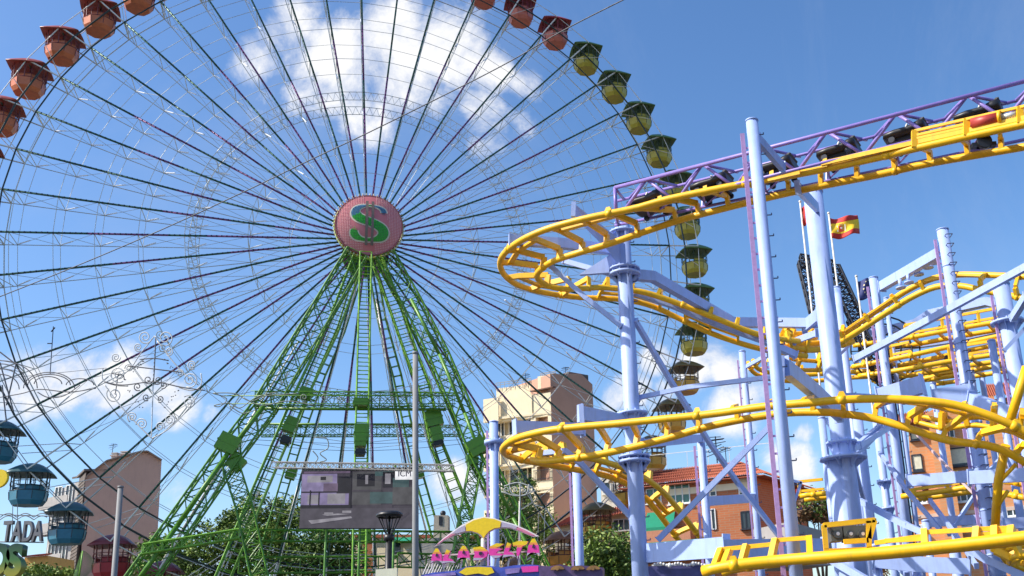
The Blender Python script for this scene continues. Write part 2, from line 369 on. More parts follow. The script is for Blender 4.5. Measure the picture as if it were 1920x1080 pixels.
s.build('rim_bulbs', [mat('pearl_bulb', (.7, .75, .6), .2), mat('yellow_rim', (.42, .48, .12), .4)], sign)
# ---- legs
def lp(px, py, w0, w1):       # point on the sloping plane a leg stands in
    d = _rt*((px-CX)/FPX) - _up*((py-CY)/FPX) + _fw; c = Vector((0, 0, CAMZ)); h = HUB.z
    # (X-HUB).n = w0+(w1-w0)*(HUB.z-z)/h
    k = (w1-w0)/h; A = d.dot(wn)+k*d.z; B = w0+k*(HUB.z-c.z)-(c-HUB).dot(wn)
    return c+d*(B/A)-FO
def to_ground(a, b):
    if b.z <= .1: return b
    d = b-a; return b+d*(-(b.z)/d.z)
def leg(pts, w0, w1, wid, kind, r, rb, bay, m=GREEN, thick=0):
    q = [lp(x, y, w0, w1) for x, y in pts]; q.append(to_ground(q[-2], q[-1])); s = MB()
    for i in range(len(q)-1):
        a, b = q[i], q[i+1]; d = (b-a).normalized(); u = d.cross(wn).normalized()*wid; v = u.normalized().cross(d)*wid*.8
        n = max(1, round((b-a).length/bay)); sc_ = 1
        (lattice if kind == 'x' else ladder)(s, a, b, u, v, r, rb, n)
        if thick and i > 0: s.tube(a-v*.5, b-v*.5, thick, 8)
    return s.build('support_leg', m, fw)
leg([(668, 478), (497, 763), (433, 847), (333, 990), (250, 1105), (190, 1190)], -2, -7, 1.45, 'x', .07, .035, 1.6, thick=.15)
leg([(675, 480), (622, 620), (560, 750), (495, 900), (415, 1090), (380, 1180)], -1.5, -5, .85, 'l', .06, .035, .7, GREENLIT)
leg([(686, 476), (677, 880), (673, 1090)], -2.4, -8, .78, 'l', .06, .035, .62, GREENLIT)
leg([(704, 478), (743, 583), (770, 660), (795, 725), (817, 830), (867, 953), (905, 1080)], -1.5, -5, .8, 'l', .06, .035, .7, GREENLIT)
leg([(722, 482), (770, 567), (823, 670), (870, 780), (897, 850), (960, 975), (1020, 1090)], -2, -7, 1.35, 'x', .07, .035, 1.5, thick=.12)
leg([(678, 495), (640, 617), (603, 700), (567, 800), (540, 887), (512, 980), (480, 1090)], 4.2, 8, .62, 'l', .055, .032, .75)
leg([(698, 500), (716, 600), (745, 705), (765, 800), (785, 890), (812, 985), (840, 1090)], 4.2, 8, .62, 'l', .055, .032, .75)
leg([(430, 862), (458, 950), (480, 1050)], -2, -7, .95, 'x', .06, .03, .9)
leg([(893, 862), (872, 975), (852, 1090)], -2, -7, .8, 'x', .06, .03, .9)
for a, b, w in (((652, 590), (562, 900), 5), ((562, 900), (513, 1085), 5), ((668, 610), (640, 880), 4), ((705, 560), (742, 770), 4), ((742, 770), (800, 1000), 4), ((655, 590), (672, 520), 4), ((560, 640), (300, 1060), 7)):
    s = MB(); s.tube(lp(*a, w, w+3), lp(*b, w, w+3), .07, 6); s.build('stay_tube', GREYW, fw)
# ---- box motors and splice boxes on the legs
def gbox(px, py, w0, w1, sx, sz, tilt, m=GREEN, depth=.9):
    c = lp(px, py, w0, w1); s = MB(); x = we*math.cos(tilt)+UZ*math.sin(tilt); z = -we*math.sin(tilt)+UZ*math.cos(tilt)
    k = [(-1, -1), (1, -1), (1, 1), (-1, 1)]
    s.prism([c+x*i*sx/2+z*j*sz/2-wn*depth/2 for i, j in k], wn*depth)
    s.prism([c+x*i*(sx/2+.05)+z*j*.05-wn*(depth/2+.03) for i, j in k], wn*(depth+.06))
    return s.build('splice_box', m, fw)
GB = mat('bright_green_box', (.10, .27, .012), .4, 0, .1, 3, dirt=.2)
gbox(428, 832, -2.4, -7.4, 1.25, 1.1, -.45, GB); gbox(443, 868, -2, -7, .9, .9, .9, GB)
gbox(545, 797, -1.6, -5.3, .75, 1.0, -.35, GB); gbox(536, 826, -1.6, -5.3, .6, .5, -.35, BLACK)
gbox(677, 812, -2.5, -8.2, .85, 1.1, 0, GB); gbox(676, 828, -2.6, -8.4, .7, .7, 0, GB); gbox(675, 849, -2.6, -8.4, .6, .4, 0, BLACK)
gbox(813, 785, -1.6, -5.3, 1.1, 1.1, .25, GB); gbox(818, 815, -1.6, -5.3, .75, 1.0, .25, GB); gbox(821, 832, -1.6, -5.3, .6, .35, .25, BLACK)
gbox(893, 838, -2.4, -7.4, 1.2, 1.1, .5, GB); gbox(885, 862, -2, -7, .7, .7, .2, GB)
gbox(546, 888, 4.2, 8, .7, .8, -.3, GB); gbox(786, 886, 4.2, 8, .6, .9, .2, GB); gbox(685, 1000, 4.2, 8, .8, 1.1, 0, GB); gbox(676, 755, -2.5, -8, .9, .5, 0, GB)
gbox(574, 738, -1.6, -5.3, .8, .7, -.3, GB)
# ---- horizontal frames between the legs
def span(a, b, w0, w1, h, dpt, r, rb, n, m=GREEN, x=True):
    s = MB(); A = lp(*a, w0, w1); B = lp(*b, w0, w1); lattice(s, A, B, UZ*h, wn*dpt, r, rb, n, x=x); return s.build('cross_frame', m, fw)
span((478, 750), (850, 752), -2, -7, .95, .9, .04, .022, 13)
span((490, 808), (865, 808), 4, 8.5, .75, .8, .04, .022, 16)
for a, b, w0, w1, r in (((486, 766), (836, 768), -2, -7, .10), ((502, 795), (795, 796), 3, 6, .09), ((420, 742), (860, 742), -3.4, -8.5, .035), ((425, 757), (855, 757), -3.4, -8.5, .03), ((470, 733), (840, 735), 3, 7, .03)):
    s = MB(); s.tube(lp(*a, w0, w1), lp(*b, w0, w1), r, 8); s.build('cross_tube', GREEN, fw)
span((268, 1030), (448, 1001), -3, -8, .55, .5, .055, .035, 10, GREENLIT, False)
span((448, 1004), (745, 1006), -1, -4, .7, .6, .045, .03, 10, GREEN, False)
span((448, 1060), (745, 1058), -1, -4, 1.0, .6, .04, .028, 8, GREEN, False)
span((745, 1006), (905, 1008), -1, -4, .7, .6, .045, .03, 6, GREEN, False)
span((745, 1050), (905, 1055), -1, -4, .9, .6, .04, .028, 6, GREEN, False)
for i, (yy, dy) in enumerate(((850, 10), (842, 6))):
    s = MB(); s.path([lp(470+20*j, yy-18+dy*math.sin(j/20*math.pi)*1.3, -2, -6) for j in range(21)], .015, 4); s.build('slack_cable', DARK, fw)
# ================================================================== CABINS
def cabin_mesh(colr):
    roofm, bowlm, barm = colr; parts = {}
    s = MB(); n = 8; rings = []                                   # square domed roof with flared corners
    m = 32
    for i in range(7):
        f = i/6; rg = []
        for j in range(m):
            a = 2*math.pi*j/m+math.pi/4; q = 1/max(abs(math.cos(a)), abs(math.sin(a))); q = 1+(q-1)*.85*f
            r = .03+1.15*f*q; rg.append(Vector((r*math.cos(a), r*math.sin(a), .52-.66*f**2.1-.10*(q-1)*f)))
        rings.append(rg)
    under = [[Vector((p.x*f, p.y*f, p.z-.05+.25*(1-f))) for p in rings[-1]] for f in (1, .6, .05)]
    s.grid(rings+under, 0, smooth=True); parts['roof'] = (s, roofm)
    s = MB()
    oc = lambda r, z: [Vector((r*math.cos(math.pi*(2*i+1)/8), r*math.sin(math.pi*(2*i+1)/8), z)) for i in range(8)]
    s.grid([oc(.78, -2.02), oc(.94, -1.75), oc(1.0, -1.2), oc(.97, -1.16)], 0, smooth=False)
    for i in range(8):
        p, q = oc(.955, -1.72)[i], oc(1.015, -1.25)[i]; s.tube(p, q, .02, 4, 1)
    s.path(oc(1.0, -1.18), .03, 4, 1, True); parts['tub'] = (s, [bowlm, barm])
    s = MB()
    for i in range(16):
        a = 2*math.pi*i/16; c, d = math.cos(a), math.sin(a); s.tube((c*.96, d*.96, -1.18), (c*1.0, d*1.0, -.0-.03), .02 if i % 2 else .032, 4)
    for z, r in ((-.62, .97), (-.9, .965), (-.05, .99)): s.path(oc(r, z), .022, 4, 0, True)
    for i in range(8):
        a = math.pi*(2*i+1)/8; rr_ = .99
        s.path([(rr_*math.cos(a)+.12*math.cos(t_)*-math.sin(a), rr_*math.sin(a)+.12*math.cos(t_)*math.cos(a), -.78+.12*math.sin(t_)) for t_ in [2*math.pi*k/8 for k in range(8)]], .014, 3, 0, True)
    parts['cage'] = (s, barm)
    s = MB(); s.tube((0, 0, -1.9), (0, 0, .1), .05, 6); s.grid([[Vector((.42*math.cos(t_), .42*math.sin(t_), z)) for t_ in [2*math.pi*k/12 for k in range(12)]] for z in (-1.02, -.98)])
    parts['centre_post'] = (s, barm)
    for nm, rg_ in (('seat_back', (1, 2, 3)), ('seat_back.001', (5, 6, 7))):
        s = MB()
        for i in rg_:
            p = oc(.86, -1.45)[i]; q = oc(.86, -1.45)[(i+1) % 8]; s.prism([p, q, q*1.04+Vector((0, 0, .62)), p*1.04+Vector((0, 0, .62))], (p+q).normalized()*-.06)
        parts[nm] = (s, bowlm)
    return parts
def cmat(n, c, r=.4, dirt=.15): return mat(n, c, r, 0, .15, 3, dirt=dirt)
kinds = {
 'red': (cmat('cabin_red_roof', (.30, .055, .035)), cmat('cabin_orange_tub', (.58, .155, .055)), cmat('cabin_red_bars', (.16, .025, .03))),
 'crimson': (cmat('cabin_crimson_roof', (.30, .035, .045)), cmat('cabin_salmon_tub', (.62, .17, .11)), cmat('cabin_crimson_bars', (.2, .02, .04))),
 'green': (cmat('cabin_green_roof', (.085, .17, .05)), cmat('cabin_yellow_tub', (.46, .38, .04)), cmat('cabin_green_bars', (.04, .07, .03))),
 'gold': (cmat('cabin_gold_roof', (.16, .12, .04)), cmat('cabin_gold_tub', (.60, .35, .05)), cmat('cabin_brown_bars', (.07, .04, .03))),
 'orange': (cmat('cabin_orange_roof', (.25, .10, .04)), cmat('cabin_rust_tub', (.62, .25, .04)), cmat('cabin_rust_bars', (.10, .04, .03))),
 'blue': (cmat('cabin_blue_roof', (.03, .10, .12)), cmat('cabin_teal_tub', (.03, .17, .26)), cmat('cabin_blue_bars', (.02, .045, .07))),
 'darkred': (cmat('cabin_darkred_roof', (.16, .02, .025)), cmat('cabin_darkred_tub', (.34, .02, .03)), cmat('cabin_darkred_bars', (.15, .012, .02)))}
protos = {}
for kn, c3 in kinds.items():
    protos[kn] = {}
    for pn, (mb, m) in cabin_mesh(c3).items():
        me = bpy.data.meshes.new(pn); me.from_pydata(mb.v, [], mb.f)
        for q in (m if isinstance(m, (list, tuple)) else [m]): me.materials.append(q)
        me.polygons.foreach_set('material_index', mb.m); me.polygons.foreach_set('use_smooth', mb.sm); protos[kn][pn] = me
def kind_of(k):        # k: spoke number, counted anticlockwise
    if k in (5, 6, 7, 8, 9): return 'crimson'
    if 10 <= k <= 21: return 'red'
    if 22 <= k <= 28: return 'blue'
    if 29 <= k <= 33: return 'darkred'
    if -4 <= ((k+24) % 48)-24 <= 4: return 'green'
    if -9 <= ((k+24) % 48)-24 <= -5: return 'gold'
    return 'orange'
ORD = ['top', 'second', 'third', 'fourth', 'fifth', 'sixth', 'seventh', 'eighth', 'ninth', 'tenth', 'eleventh', 'twelfth']
vis = {}
info = []
for k in range(NS):
    th = TH0+2*math.pi*k/NS; p = HUB+we*R2*math.cos(th)+UZ*R2*math.sin(th)+wn*WD*.5; x, y = proj(p-UZ*1)
    info.append((k, p, x, y))
WORD = {'red': 'red roofed orange gondola cabin', 'crimson': 'crimson roofed salmon gondola cabin', 'green': 'green roofed yellow gondola cabin', 'gold': 'brown roofed gold gondola cabin', 'orange': 'rusty orange gondola cabin', 'blue': 'dark blue gondola cabin', 'darkred': 'dark red gondola cabin'}
GRP = {k: v+'s on the ferris wheel' for k, v in WORD.items()}
for k, p, x, y in sorted(info, key=lambda t_: t_[3]):
    kn = kind_of(k); key = (kn, x > 690)
    inside = -45 < x < 1965 and -50 < y < 1130
    if inside:
        i = vis.get(key, 0); vis[key] = i+1
        side = 'right' if x > 690 else 'left'
        lab = '%s, %s from the top on the %s rim' % (WORD[kn], ORD[i] if i else 'first', side)
    else: lab = '%s on the part of the wheel outside the photo' % WORD[kn]
    rt_ = thing('gondola_cabin', lab, 'gondola', GRP[kn], p)
    rt_.rotation_euler.z = AZ + random.uniform(-.05, .05)
    rt_.scale = (1.1, 1.1, 1.07); rt_.rotation_euler.y = random.uniform(-.02, .02)
    for pn, me in protos[kn].items():
        o = bpy.data.objects.new(pn.split('.')[0], me); col.objects.link(o); o.parent = rt_
# ================================================================== ROLLER COASTER
rc = thing('roller_coaster', 'yellow tube track roller coaster on pale blue pipe columns with a purple lift truss', 'roller coaster', loc=(0, 0, 0))
def spl(rows, step):                                   # rows of (ax, ay, aY, bx, by, bY) -> two 3D polylines, evenly spaced
    pts = [(P(r[0], r[1], r[2]), P(r[3], r[4], r[5])) for r in rows]; A = []
    v = [tuple(a)+tuple(b) for a, b in pts]
    dense = []
    for i in range(len(v)-1):
        p = [v[max(0, min(len(v)-1, i+k))] for k in (-1, 0, 1, 2)]
        for j in range(24):
            t_ = j/24; dense.append([.5*((2*p[1][c])+(p[2][c]-p[0][c])*t_+(2*p[0][c]-5*p[1][c]+4*p[2][c]-p[3][c])*t_**2+(3*p[1][c]-p[0][c]-3*p[2][c]+p[3][c])*t_**3) for c in range(6)])
    dense.append(list(v[-1])); o = [dense[0]]; acc_ = 0
    for a, b in zip(dense, dense[1:]):
        acc_ += math.dist([(a[i]+a[i+3])/2 for i in range(3)], [(b[i]+b[i+3])/2 for i in range(3)])
        if acc_ >= step: o.append(b); acc_ = 0
    if o[-1] is not dense[-1]: o.append(dense[-1])
    return [Vector(q[:3]) for q in o], [Vector(q[3:]) for q in o]
def track(name, rows, r=.075, tie=.62, mode='L', lump=4, spine=False, ties=True, tw=.13):
    A, B = spl(rows, .16); root = bpy.data.objects.new(name, None); col.objects.link(root); root.parent = rc
    for q in (A, B):
        s = MB(); s.path(q, r, 10); s.build('rail', YEL, root)
    k = max(2, round(tie/.17)); cnt = 0; far = MB(); pm2 = pd = None
    for i in range(k//2, len(A)-1, k):
        a, b = A[i], B[i]; d = (A[i+1]-A[i]).normalized(); c = b-a; upv = c.cross(d).normalized()
        if upv.z < 0: upv = -upv
        s = MB() if ties else far
        if mode == 'L':
            m = b+upv*.26-c.normalized()*.05; m2 = a+upv*.10+c*.25
            
            if pm2 is not None and pd.angle(d) > .05 and cnt % 3: s.beam(pm2-upv*.02, m2-upv*.02, .13, .05)
            pm2, pd = m2.copy(), d.copy(); s.beam(a, m2, tw, .07, d); s.beam(m2, m, tw, .08, d); s.beam(m, b, tw, .09, d); s.sphere(b+upv*.07, .05, 6)
        elif mode == 'C':
            m = a+upv*.3+c*.1; m2 = b+upv*.3-c*.1; s.beam(a, m, tw, .09, d); s.beam(m, m2, tw, .09, d); s.beam(m2, b, tw, .09, d)
        else: s.beam(a, b, tw, .08, d)
        if cnt % lump == 0:                            # splice lug standing on the near rail
            o_ = -c.normalized(); s.prism([a+d*.09+upv*.03, a-d*.09+upv*.03, a-d*.04+upv*.15, a+d*.04+upv*.15], o_*.05); s.tube(a-d*.07, a+d*.07, r*1.12, 10)
            s.tube(b-d*.05, b+d*.05, r*1.16, 10)
        cnt += 1
        if ties: s.build('cross_tie', YEL, root)
    if far.v: tag(far.build('cross_ties', YEL, root), kind='stuff')
    return root, A, B
T1 = [(1990, 215, 16.0, 1990, 262, 16.8), (1917, 233, 16.5, 1917, 276, 17.3), (1722, 277, 17.5, 1745, 306, 18.3), (1639, 297, 18.0, 1650, 327, 18.8), (1520, 322, 18.6, 1520, 353, 19.4), (1398, 344, 19.1, 1426, 374, 19.9), (1259, 372, 19.7, 1314, 402, 20.5),
      (1193, 390, 20.0, 1277, 412, 20.8), (1140, 401, 20.2, 1193, 440, 21.0), (1093, 411, 20.4, 1140, 458, 21.2), (1027, 429, 20.8, 1085, 474, 21.5), (975, 452, 21.3, 1037, 490, 22.0), (945, 476, 22.0, 1012, 507, 22.4), (938, 497, 22.6, 1007, 520, 22.9), (948, 518, 23.3, 1022, 533, 23.2),
      (975, 536, 23.9, 1050, 541, 23.3), (1027, 550, 24.4, 1090, 541, 23.6), (1093, 558, 24.7, 1125, 539, 23.9), (1160, 561, 24.8, 1165, 542, 24.0), (1220, 573, 24.9, 1215, 550, 24.1), (1290, 605, 25.1, 1285, 574, 24.3), (1347, 630, 25.2, 1345, 598, 24.4), (1430, 655, 25.5, 1425, 628, 24.7), (1513, 668, 26, 1500, 640, 25.2)]
T1o = track('upper_track', T1, tie=.75)
def part_beam(pts, w, h, m=BLUE, name='support_beam', up=(0, 0, 1), parent=rc, plate=True):
    s = MB(); q = [P(*p) for p in pts]
    for a, b in zip(q, q[1:]):
        d = (b-a).normalized(); s.beam(a-d*.02, b+d*.02, w, h, up)
    if plate:
        d = (q[1]-q[0]).normalized(); s.beam(q[0]-d*.05, q[0]-d*.02, w*1.25, h*1.3, up); d = (q[-1]-q[-2]).normalized(); s.beam(q[-1]+d*.02, q[-1]+d*.05, w*1.25, h*1.3, up)
    return s.build(name, m, parent)
# white stiffening beam hung between the rails of the upper return
part_beam([(1192, 548, 24.4), (1262, 572, 24.5), (1343, 606, 24.7), (1432, 638, 24.9), (1490, 665, 25.2)], .16, .17)
T2 = [(935, 845, 21.9, 985, 862, 21.9)]
T2 = [(1319, 1016, 27.0, 1277, 1019, 27.4), (1268, 950, 26.0, 1233, 960, 26.4), (1235, 915, 25.3, 1205, 928, 25.8), (1190, 886, 24.6, 1165, 902, 25.2), (1140, 868, 24.0, 1120, 888, 24.6), (1090, 856, 23.5, 1065, 878, 24.1), (1050, 850, 22.9, 1010, 868, 23.5), (1022, 850, 22.5, 972, 861, 22.9), (1005, 856, 22.1, 948, 851, 22.2), (1000, 861, 21.8, 944, 839, 21.6), (1022, 864, 21.4, 966, 823, 21.1), (1060, 861, 21.1, 1018, 809, 20.6), (1106, 855, 20.9, 1080, 801, 20.3), (1163, 844, 20.7, 1150, 795, 20.0),
      (1247, 823, 20.4, 1240, 786, 19.6), (1340, 797, 20.0, 1335, 776, 19.2), (1458, 776, 19.5, 1435, 762, 18.7), (1540, 773, 19.1, 1520, 755, 18.3), (1590, 777, 18.9, 1590, 749, 18.1), (1640, 785, 18.8, 1665, 748, 18.0), (1690, 799, 18.6, 1740, 752, 17.8), (1750, 818, 18.5, 1802, 762, 17.7), (1790, 828, 18.4, 1865, 783, 17.6), (1845, 834, 18.3, 1915, 806, 17.6), (1885, 846, 18.3, 1950, 828, 17.6), (1930, 872, 18.4, 1990, 862, 17.7)]
T2 = [(r[3], r[4], r[5], r[0], r[1], r[2]) for r in T2]
T2o = track('lower_track', T2)
# bottom track: near rail, far rail at the same height
def flat_rows(pts, g=.9, dz=0):
    o = []
    q = [P(*p) for p in pts]
    for i, p in enumerate(q):
        d = (q[min(i+1, len(q)-1)]-q[max(i-1, 0)]); n_ = Vector((-d.y, d.x, 0)).normalized()
        if n_.y < 0: n_ = -n_
        b = p+n_*g+UZ*dz; o.append((p, b))
    return o
def rows_from(o):
    r = []
    for a, b in o:
        x, y = proj(a); u, v = proj(b); r.append((x, y, a.y, u, v, b.y))
    return r
T3 = rows_from(flat_rows([(1318, 1071, 17.2), (1374, 1060, 17.0), (1458, 1051, 16.8), (1560, 1043, 16.4), (1651, 1036, 16.1), (1790, 1022, 15.6), (1920, 1007, 15.1), (1990, 998, 14.9)], .95, .04))
T3o = track('bottom_track', T3, .092, 1.0, 'I', 5)
def yb(pts, w=.09, h=.09, name='frame_bar', m=YEL, parent=None): return part_beam(pts, w, h, m, name, plate=False, parent=parent)
# fittings standing on the bottom track
for bars, rails_ in (
    (( ((1340, 1062, 17.3), (1352, 1030, 17.5)), ((1358, 1058, 17.3), (1368, 1030, 17.5)), ((1392, 1052, 17.1), (1400, 1022, 17.2)), ((1446, 1050, 16.9), (1454, 1012, 17.1)), ((1519, 1044, 16.6), (1517, 1008, 16.9))), (((1352, 1030, 17.5), (1454, 1020, 17.2)), ((1454, 1013, 17.1), (1520, 1008, 16.9)))),
    ((((1735, 1026, 15.9), (1733, 993, 16.0)),), (((1640, 1018, 16.4), (1733, 1005, 16.1)), ((1735, 998, 16.0), (1828, 993, 15.6)), ((1660, 1014, 16.3), (1735, 1010, 16.0)))),
    ((((1830, 1016, 15.5), (1832, 990, 15.6)), ((1865, 1012, 15.4), (1865, 988, 15.5)), ((1895, 1010, 15.3), (1897, 988, 15.4))), (((1832, 992, 15.6), (1900, 990, 15.4)), ((1830, 1003, 15.6), (1900, 998, 15.4))))):
    s = MB()
    for a, b in bars: s.beam(P(*a), P(*b), .10, .11)
    for a, b in rails_: s.beam(P(*a), P(*b), .06, .07)
    s.build('side_frame', YEL, T3o[0])
mk_ = thing('drive_motor_frame', 'yellow open frame with grey drive motors standing on the bottom track', 'drive unit', loc=(0, 0, 0))
s = MB(); Yf = 16.55
F = lambda x, y, d=0: P(x, y, Yf+d)
for a, b in (((1545, 985), (1640, 975)), ((1545, 985), (1549, 1030)), ((1628, 977), (1630, 1032)), ((1640, 976), (1630, 1010)), ((1582, 1016), (1628, 1013)), ((1545, 1034), (1640, 1030))):
    s.beam(F(*a), F(*b), .07, .08); s.beam(F(*a, .8), F(*b, .8), .07, .07)
for a in ((1545, 985), (1640, 975), (1549, 1030), (1630, 1032)): s.beam(F(*a), F(*a, .8), .06, .06)
s.build('frame', YEL, mk_)
for x in (1566, 1590, 1612):
    s = MB(); c = F(x, 1002, .35); s.box(c, .19, .35, .24); s.tube(c-Vector((0, .2, .02)), c-Vector((0, .3, .02)), .07, 10); s.tube(c-Vector((0, .3, .02)), c-Vector((0, .32, .02)), .03, 8, 1)
    for q in range(4): s.box(c+Vector((-.075+.05*q, 0, .13)), .012, .34, .03)
    s.build('motor', [mat('motor_grey', (.13, .14, .13), .5, .3), WHITE], mk_)
# ---- columns
def column(name, xb, yb_, Y, ytop, r, segs=(), rungs=0, strip=0, m=BLUE, pegs=0, zb=0):
    """vertical pipe through pixel (xb, yb_) at distance Y, top seen at ytop; segs: (y, radius, thickness) flanges"""
    c = P(xb, yb_, Y); x, y = c.x, c.y; r *= .92
    def zat(py):
        lo, hi = -3, 40
        for _ in range(40):
            mid = (lo+hi)/2
            if proj(Vector((x, y, mid)))[1] > py: lo = mid
            else: hi = mid
        return lo
    zt = zat(ytop); s = MB(); n = 20
    o = s
    s.grid([[Vector((x+rr*math.cos(t_), y+rr*math.sin(t_), z)) for t_ in [2*math.pi*k/n for k in range(n)]] for rr, z in ((r, zb), (r, zt))])
    s.grid([[Vector((x+rr*math.cos(t_), y+rr*math.sin(t_), z)) for t_ in [2*math.pi*k/n for k in range(n)]] for rr, z in ((r*1.08, zt), (r*1.08, zt+.03), (r*.5, zt+.06))])
    if rungs:
        z = zb+.3
        while z < zt-.1:
            s.tube((x-r*.1, y-r, z), (x-r*.1, y-r-.13, z), .012, 5, 1); s.tube((x+r*1.0, y-r*.3, z), (x+r*1.0, y-r-.13, z), .012, 5, 1); s.tube((x-r*.1, y-r-.13, z), (x+r*1.0, y-r-.13, z), .014, 5, 1)
            if int(z/rungs) % 4 == 0: s.tube((x, y, z-.02), (x, y, z+.02), r*1.06, 16, 0)
            z += rungs
    if pegs:
        z = zb+.3
        while z < zt-.2: s.tube((x+r*.9, y, z), (x+r+.08, y, z), .012, 5, 1); s.tube((x+r+.08, y, z), (x+r+.08, y, z+.04), .012, 5, 1); z += pegs
    ob = o.build(name, [m, mat('rung_steel', (.12, .14, .22), .5, .4)], rc)
    for py, rr, th in segs:
        z = zat(py); s = MB(); s.tube((x, y, z), (x, y, z+th), rr, 20)
        for k in range(10):
            a = 2*math.pi*k/10; s.tube((x+rr*.86*math.cos(a), y+rr*.86*math.sin(a), z-.04), (x+rr*.86*math.cos(a), y+rr*.86*math.sin(a), z+th+.04), .022, 6)
        for k in range(6):
            a = 2*math.pi*k/6; s.prism([(x+r*math.cos(a), y+r*math.sin(a), z), (x+rr*.95*math.cos(a), y+rr*.95*math.sin(a), z), (x+r*math.cos(a), y+r*math.sin(a), z-.22)], (-.015*math.sin(a), .015*math.cos(a), 0))
        s.build('flange', m, ob)
    if strip:                                                    # cable tray with clips
        s = MB(); sx = x-r-strip*1.0; s.box((sx, y, (zb+zt-.25)/2), strip*.9, .05, zt-.25-zb)
        z = zb+.3
        while z < zt-.3: s.box((sx+strip*.7, y, z), strip*1.4, .03, .035); z += .31
        s.build('cable_tray', PINKC, ob)
    return ob, Vector((x, y, zt))
column('support_column', 1451, 650, 17.4, 228, .128, strip=.09, pegs=.42)
column('support_column', 1183, 740, 22.4, 420, .195, segs=((438, .33, .035), (517, .37, .06), (507, .37, .04), (778, .36, .05), (868, .36, .06), (858, .36, .04)), pegs=.5)
column('support_column', 1556, 640, 23.0, 362, .262, segs=((862, .55, .05), (832, .36, .05)))
column('support_column', 1584, 930, 23.1, 864, .36)
column('support_column', 1600, 800, 29, 540, .125, strip=.07, pegs=.5)
column('support_column', 1669, 760, 28, 522, .145, strip=.07, pegs=.45)
column('support_column', 1806, 680, 24.5, 432, .165, rungs=.26, strip=.08)
column('support_column', 1905, 700, 23.5, 535, .22, segs=((606, .40, .05),), strip=.07)
column('support_column', 1408, 850, 29, 660, .11, strip=.05, pegs=.5)
column('support_column', 1321, 920, 26, 818, .115, strip=.07, pegs=.5)
column('support_column', 927, 930, 31, 792, .15, segs=((833, .30, .12),), strip=.07)
column('support_column', 1084, 970, 29, 870, .135, strip=.07)
column('support_column', 1551, 880, 26.5, 785, .11)
column('support_column', 1616, 850, 27, 785, .15, pegs=.5)
column('support_column', 1652, 860, 30, 785, .13, segs=((905, .22, .05), (955, .22, .05)), pegs=.5)
column('support_column', 1830, 850, 27, 700, .17, segs=((704, .2, .05),), rungs=.4)
column('support_column', 1851, 900, 30, 700, .13, pegs=.5)
column('support_column', 1738, 1000, 26, 978, .10)
column('support_column', 1872, 900, 32, 690, .10)
for x, y in ((1643, 1047), (1715, 1047), (1790, 1047)): column('support_column', x, y, 21, y-22, .10)
# ---- beams and braces
part_beam([(1194, 516, 22.6), (1224, 519, 22.9), (1374, 605, 25.4), (1512, 606, 26.2)], .18, .25)
part_beam([(1460, 605, 25.5), (1540, 606, 25)], .16, .24)
part_beam([(958, 450, 21.6), (1045, 456, 21.9), (1165, 470, 22.5)], .14, .24)
part_beam([(1076, 381, 20.9), (1075, 405, 20.9)], .10, .10, plate=False)
s = MB(); s.prism([P(1073, 379, 21.0), P(1150, 440, 22.1), P(1170, 455, 22.3), P(1170, 512, 22.3), P(1140, 470, 22.1), P(1080, 410, 21.1)], (.05, .12, 0)); s.build('gusset_plate', BLUE, rc)
s = MB(); s.prism([P(1085, 515, 22.5), P(1155, 510, 22.4), P(1155, 470, 22.4)], (.05, .1, 0)); s.build('gusset_plate', BLUE, rc)
part_beam([(1060, 490, 23.0), (1160, 518, 22.5)], .10, .12)
part_beam([(1034, 500, 22.4), (1100, 560, 22.3), (1163, 610, 22.3)], .10, .11)
part_beam([(1192, 603, 22.4), (1255, 710, 23.5), (1330, 830, 25), (1383, 905, 26), (1465, 1010, 26.5)], .10, .12)
part_beam([(1200, 745, 22.6), (1290, 726, 22.3), (1455, 706, 21.6)], .09, .10)
part_beam([(1460, 670, 17.8), (1460, 727, 17.8)], .20, .16, plate=False, up=(0, 1, 0))
part_beam([(1472, 688, 17.9), (1530, 736, 19.5), (1572, 775, 21.0)], .16, .30)
part_beam([(1422, 262, 17.6), (1466, 312, 18.4)], .10, .20)
part_beam([(1496, 352, 19.3), (1532, 390, 22.8)], .10, .24)
part_beam([(1509, 612, 25.4), (1535, 590, 24.2)], .12, .30)
part_beam([(1490, 640, 25.5), (1530, 625, 24.5)], .08, .16)
part_beam([(968, 801, 21.2), (1090, 805, 22.1)], .16, .26)
part_beam([(1090, 775, 21.3), (1175, 792, 22.3)], .14, .30)
part_beam([(1090, 760, 21.2), (1092, 800, 21.2)], .10, .10, plate=False)
part_beam([(1012, 850, 22.2), (1060, 845, 21.8), (1090, 870, 21.9), (1182, 968, 22.4)], .10, .11)
part_beam([(1236, 1010, 22.7), (1310, 935, 22.6), (1440, 803, 22.3)], .11, .12)
part_beam([(1205, 1038, 22.5), (1360, 1026, 20.5)], .16, .40)
part_beam([(1356, 1030, 20.2), (1500, 1027, 21.2), (1545, 1027, 21.6)], .16, .36)
part_beam([(1205, 832, 22.7), (1312, 822, 25.8)], .12, .20)
part_beam([(1325, 940, 26.1), (1412, 934, 28.8)], .14, .24)
part_beam([(1605, 672, 25.8), (1760, 590, 24.0), (1925, 500, 22.2)], .14, .17)
part_beam([(1655, 536, 27.6), (1765, 472, 24.8)], .20, .26)
s = MB()
for x, y in ((1688, 530), (1703, 520), (1722, 505), (1740, 492), (1752, 483)):
    c = P(x, y+2, 26.2); s.tube(c+UZ*.12, c-UZ*.1, .05, 10); s.tube(c-UZ*.1, c-UZ*.14, .14, 12)
s.build('brake_cylinders', BLUE, rc)
part_beam([(1610, 632, 32), (1715, 608, 31.5), (1742, 590, 31.4), (1850, 566, 30.5), (1888, 576, 30.2)], .3, .26)
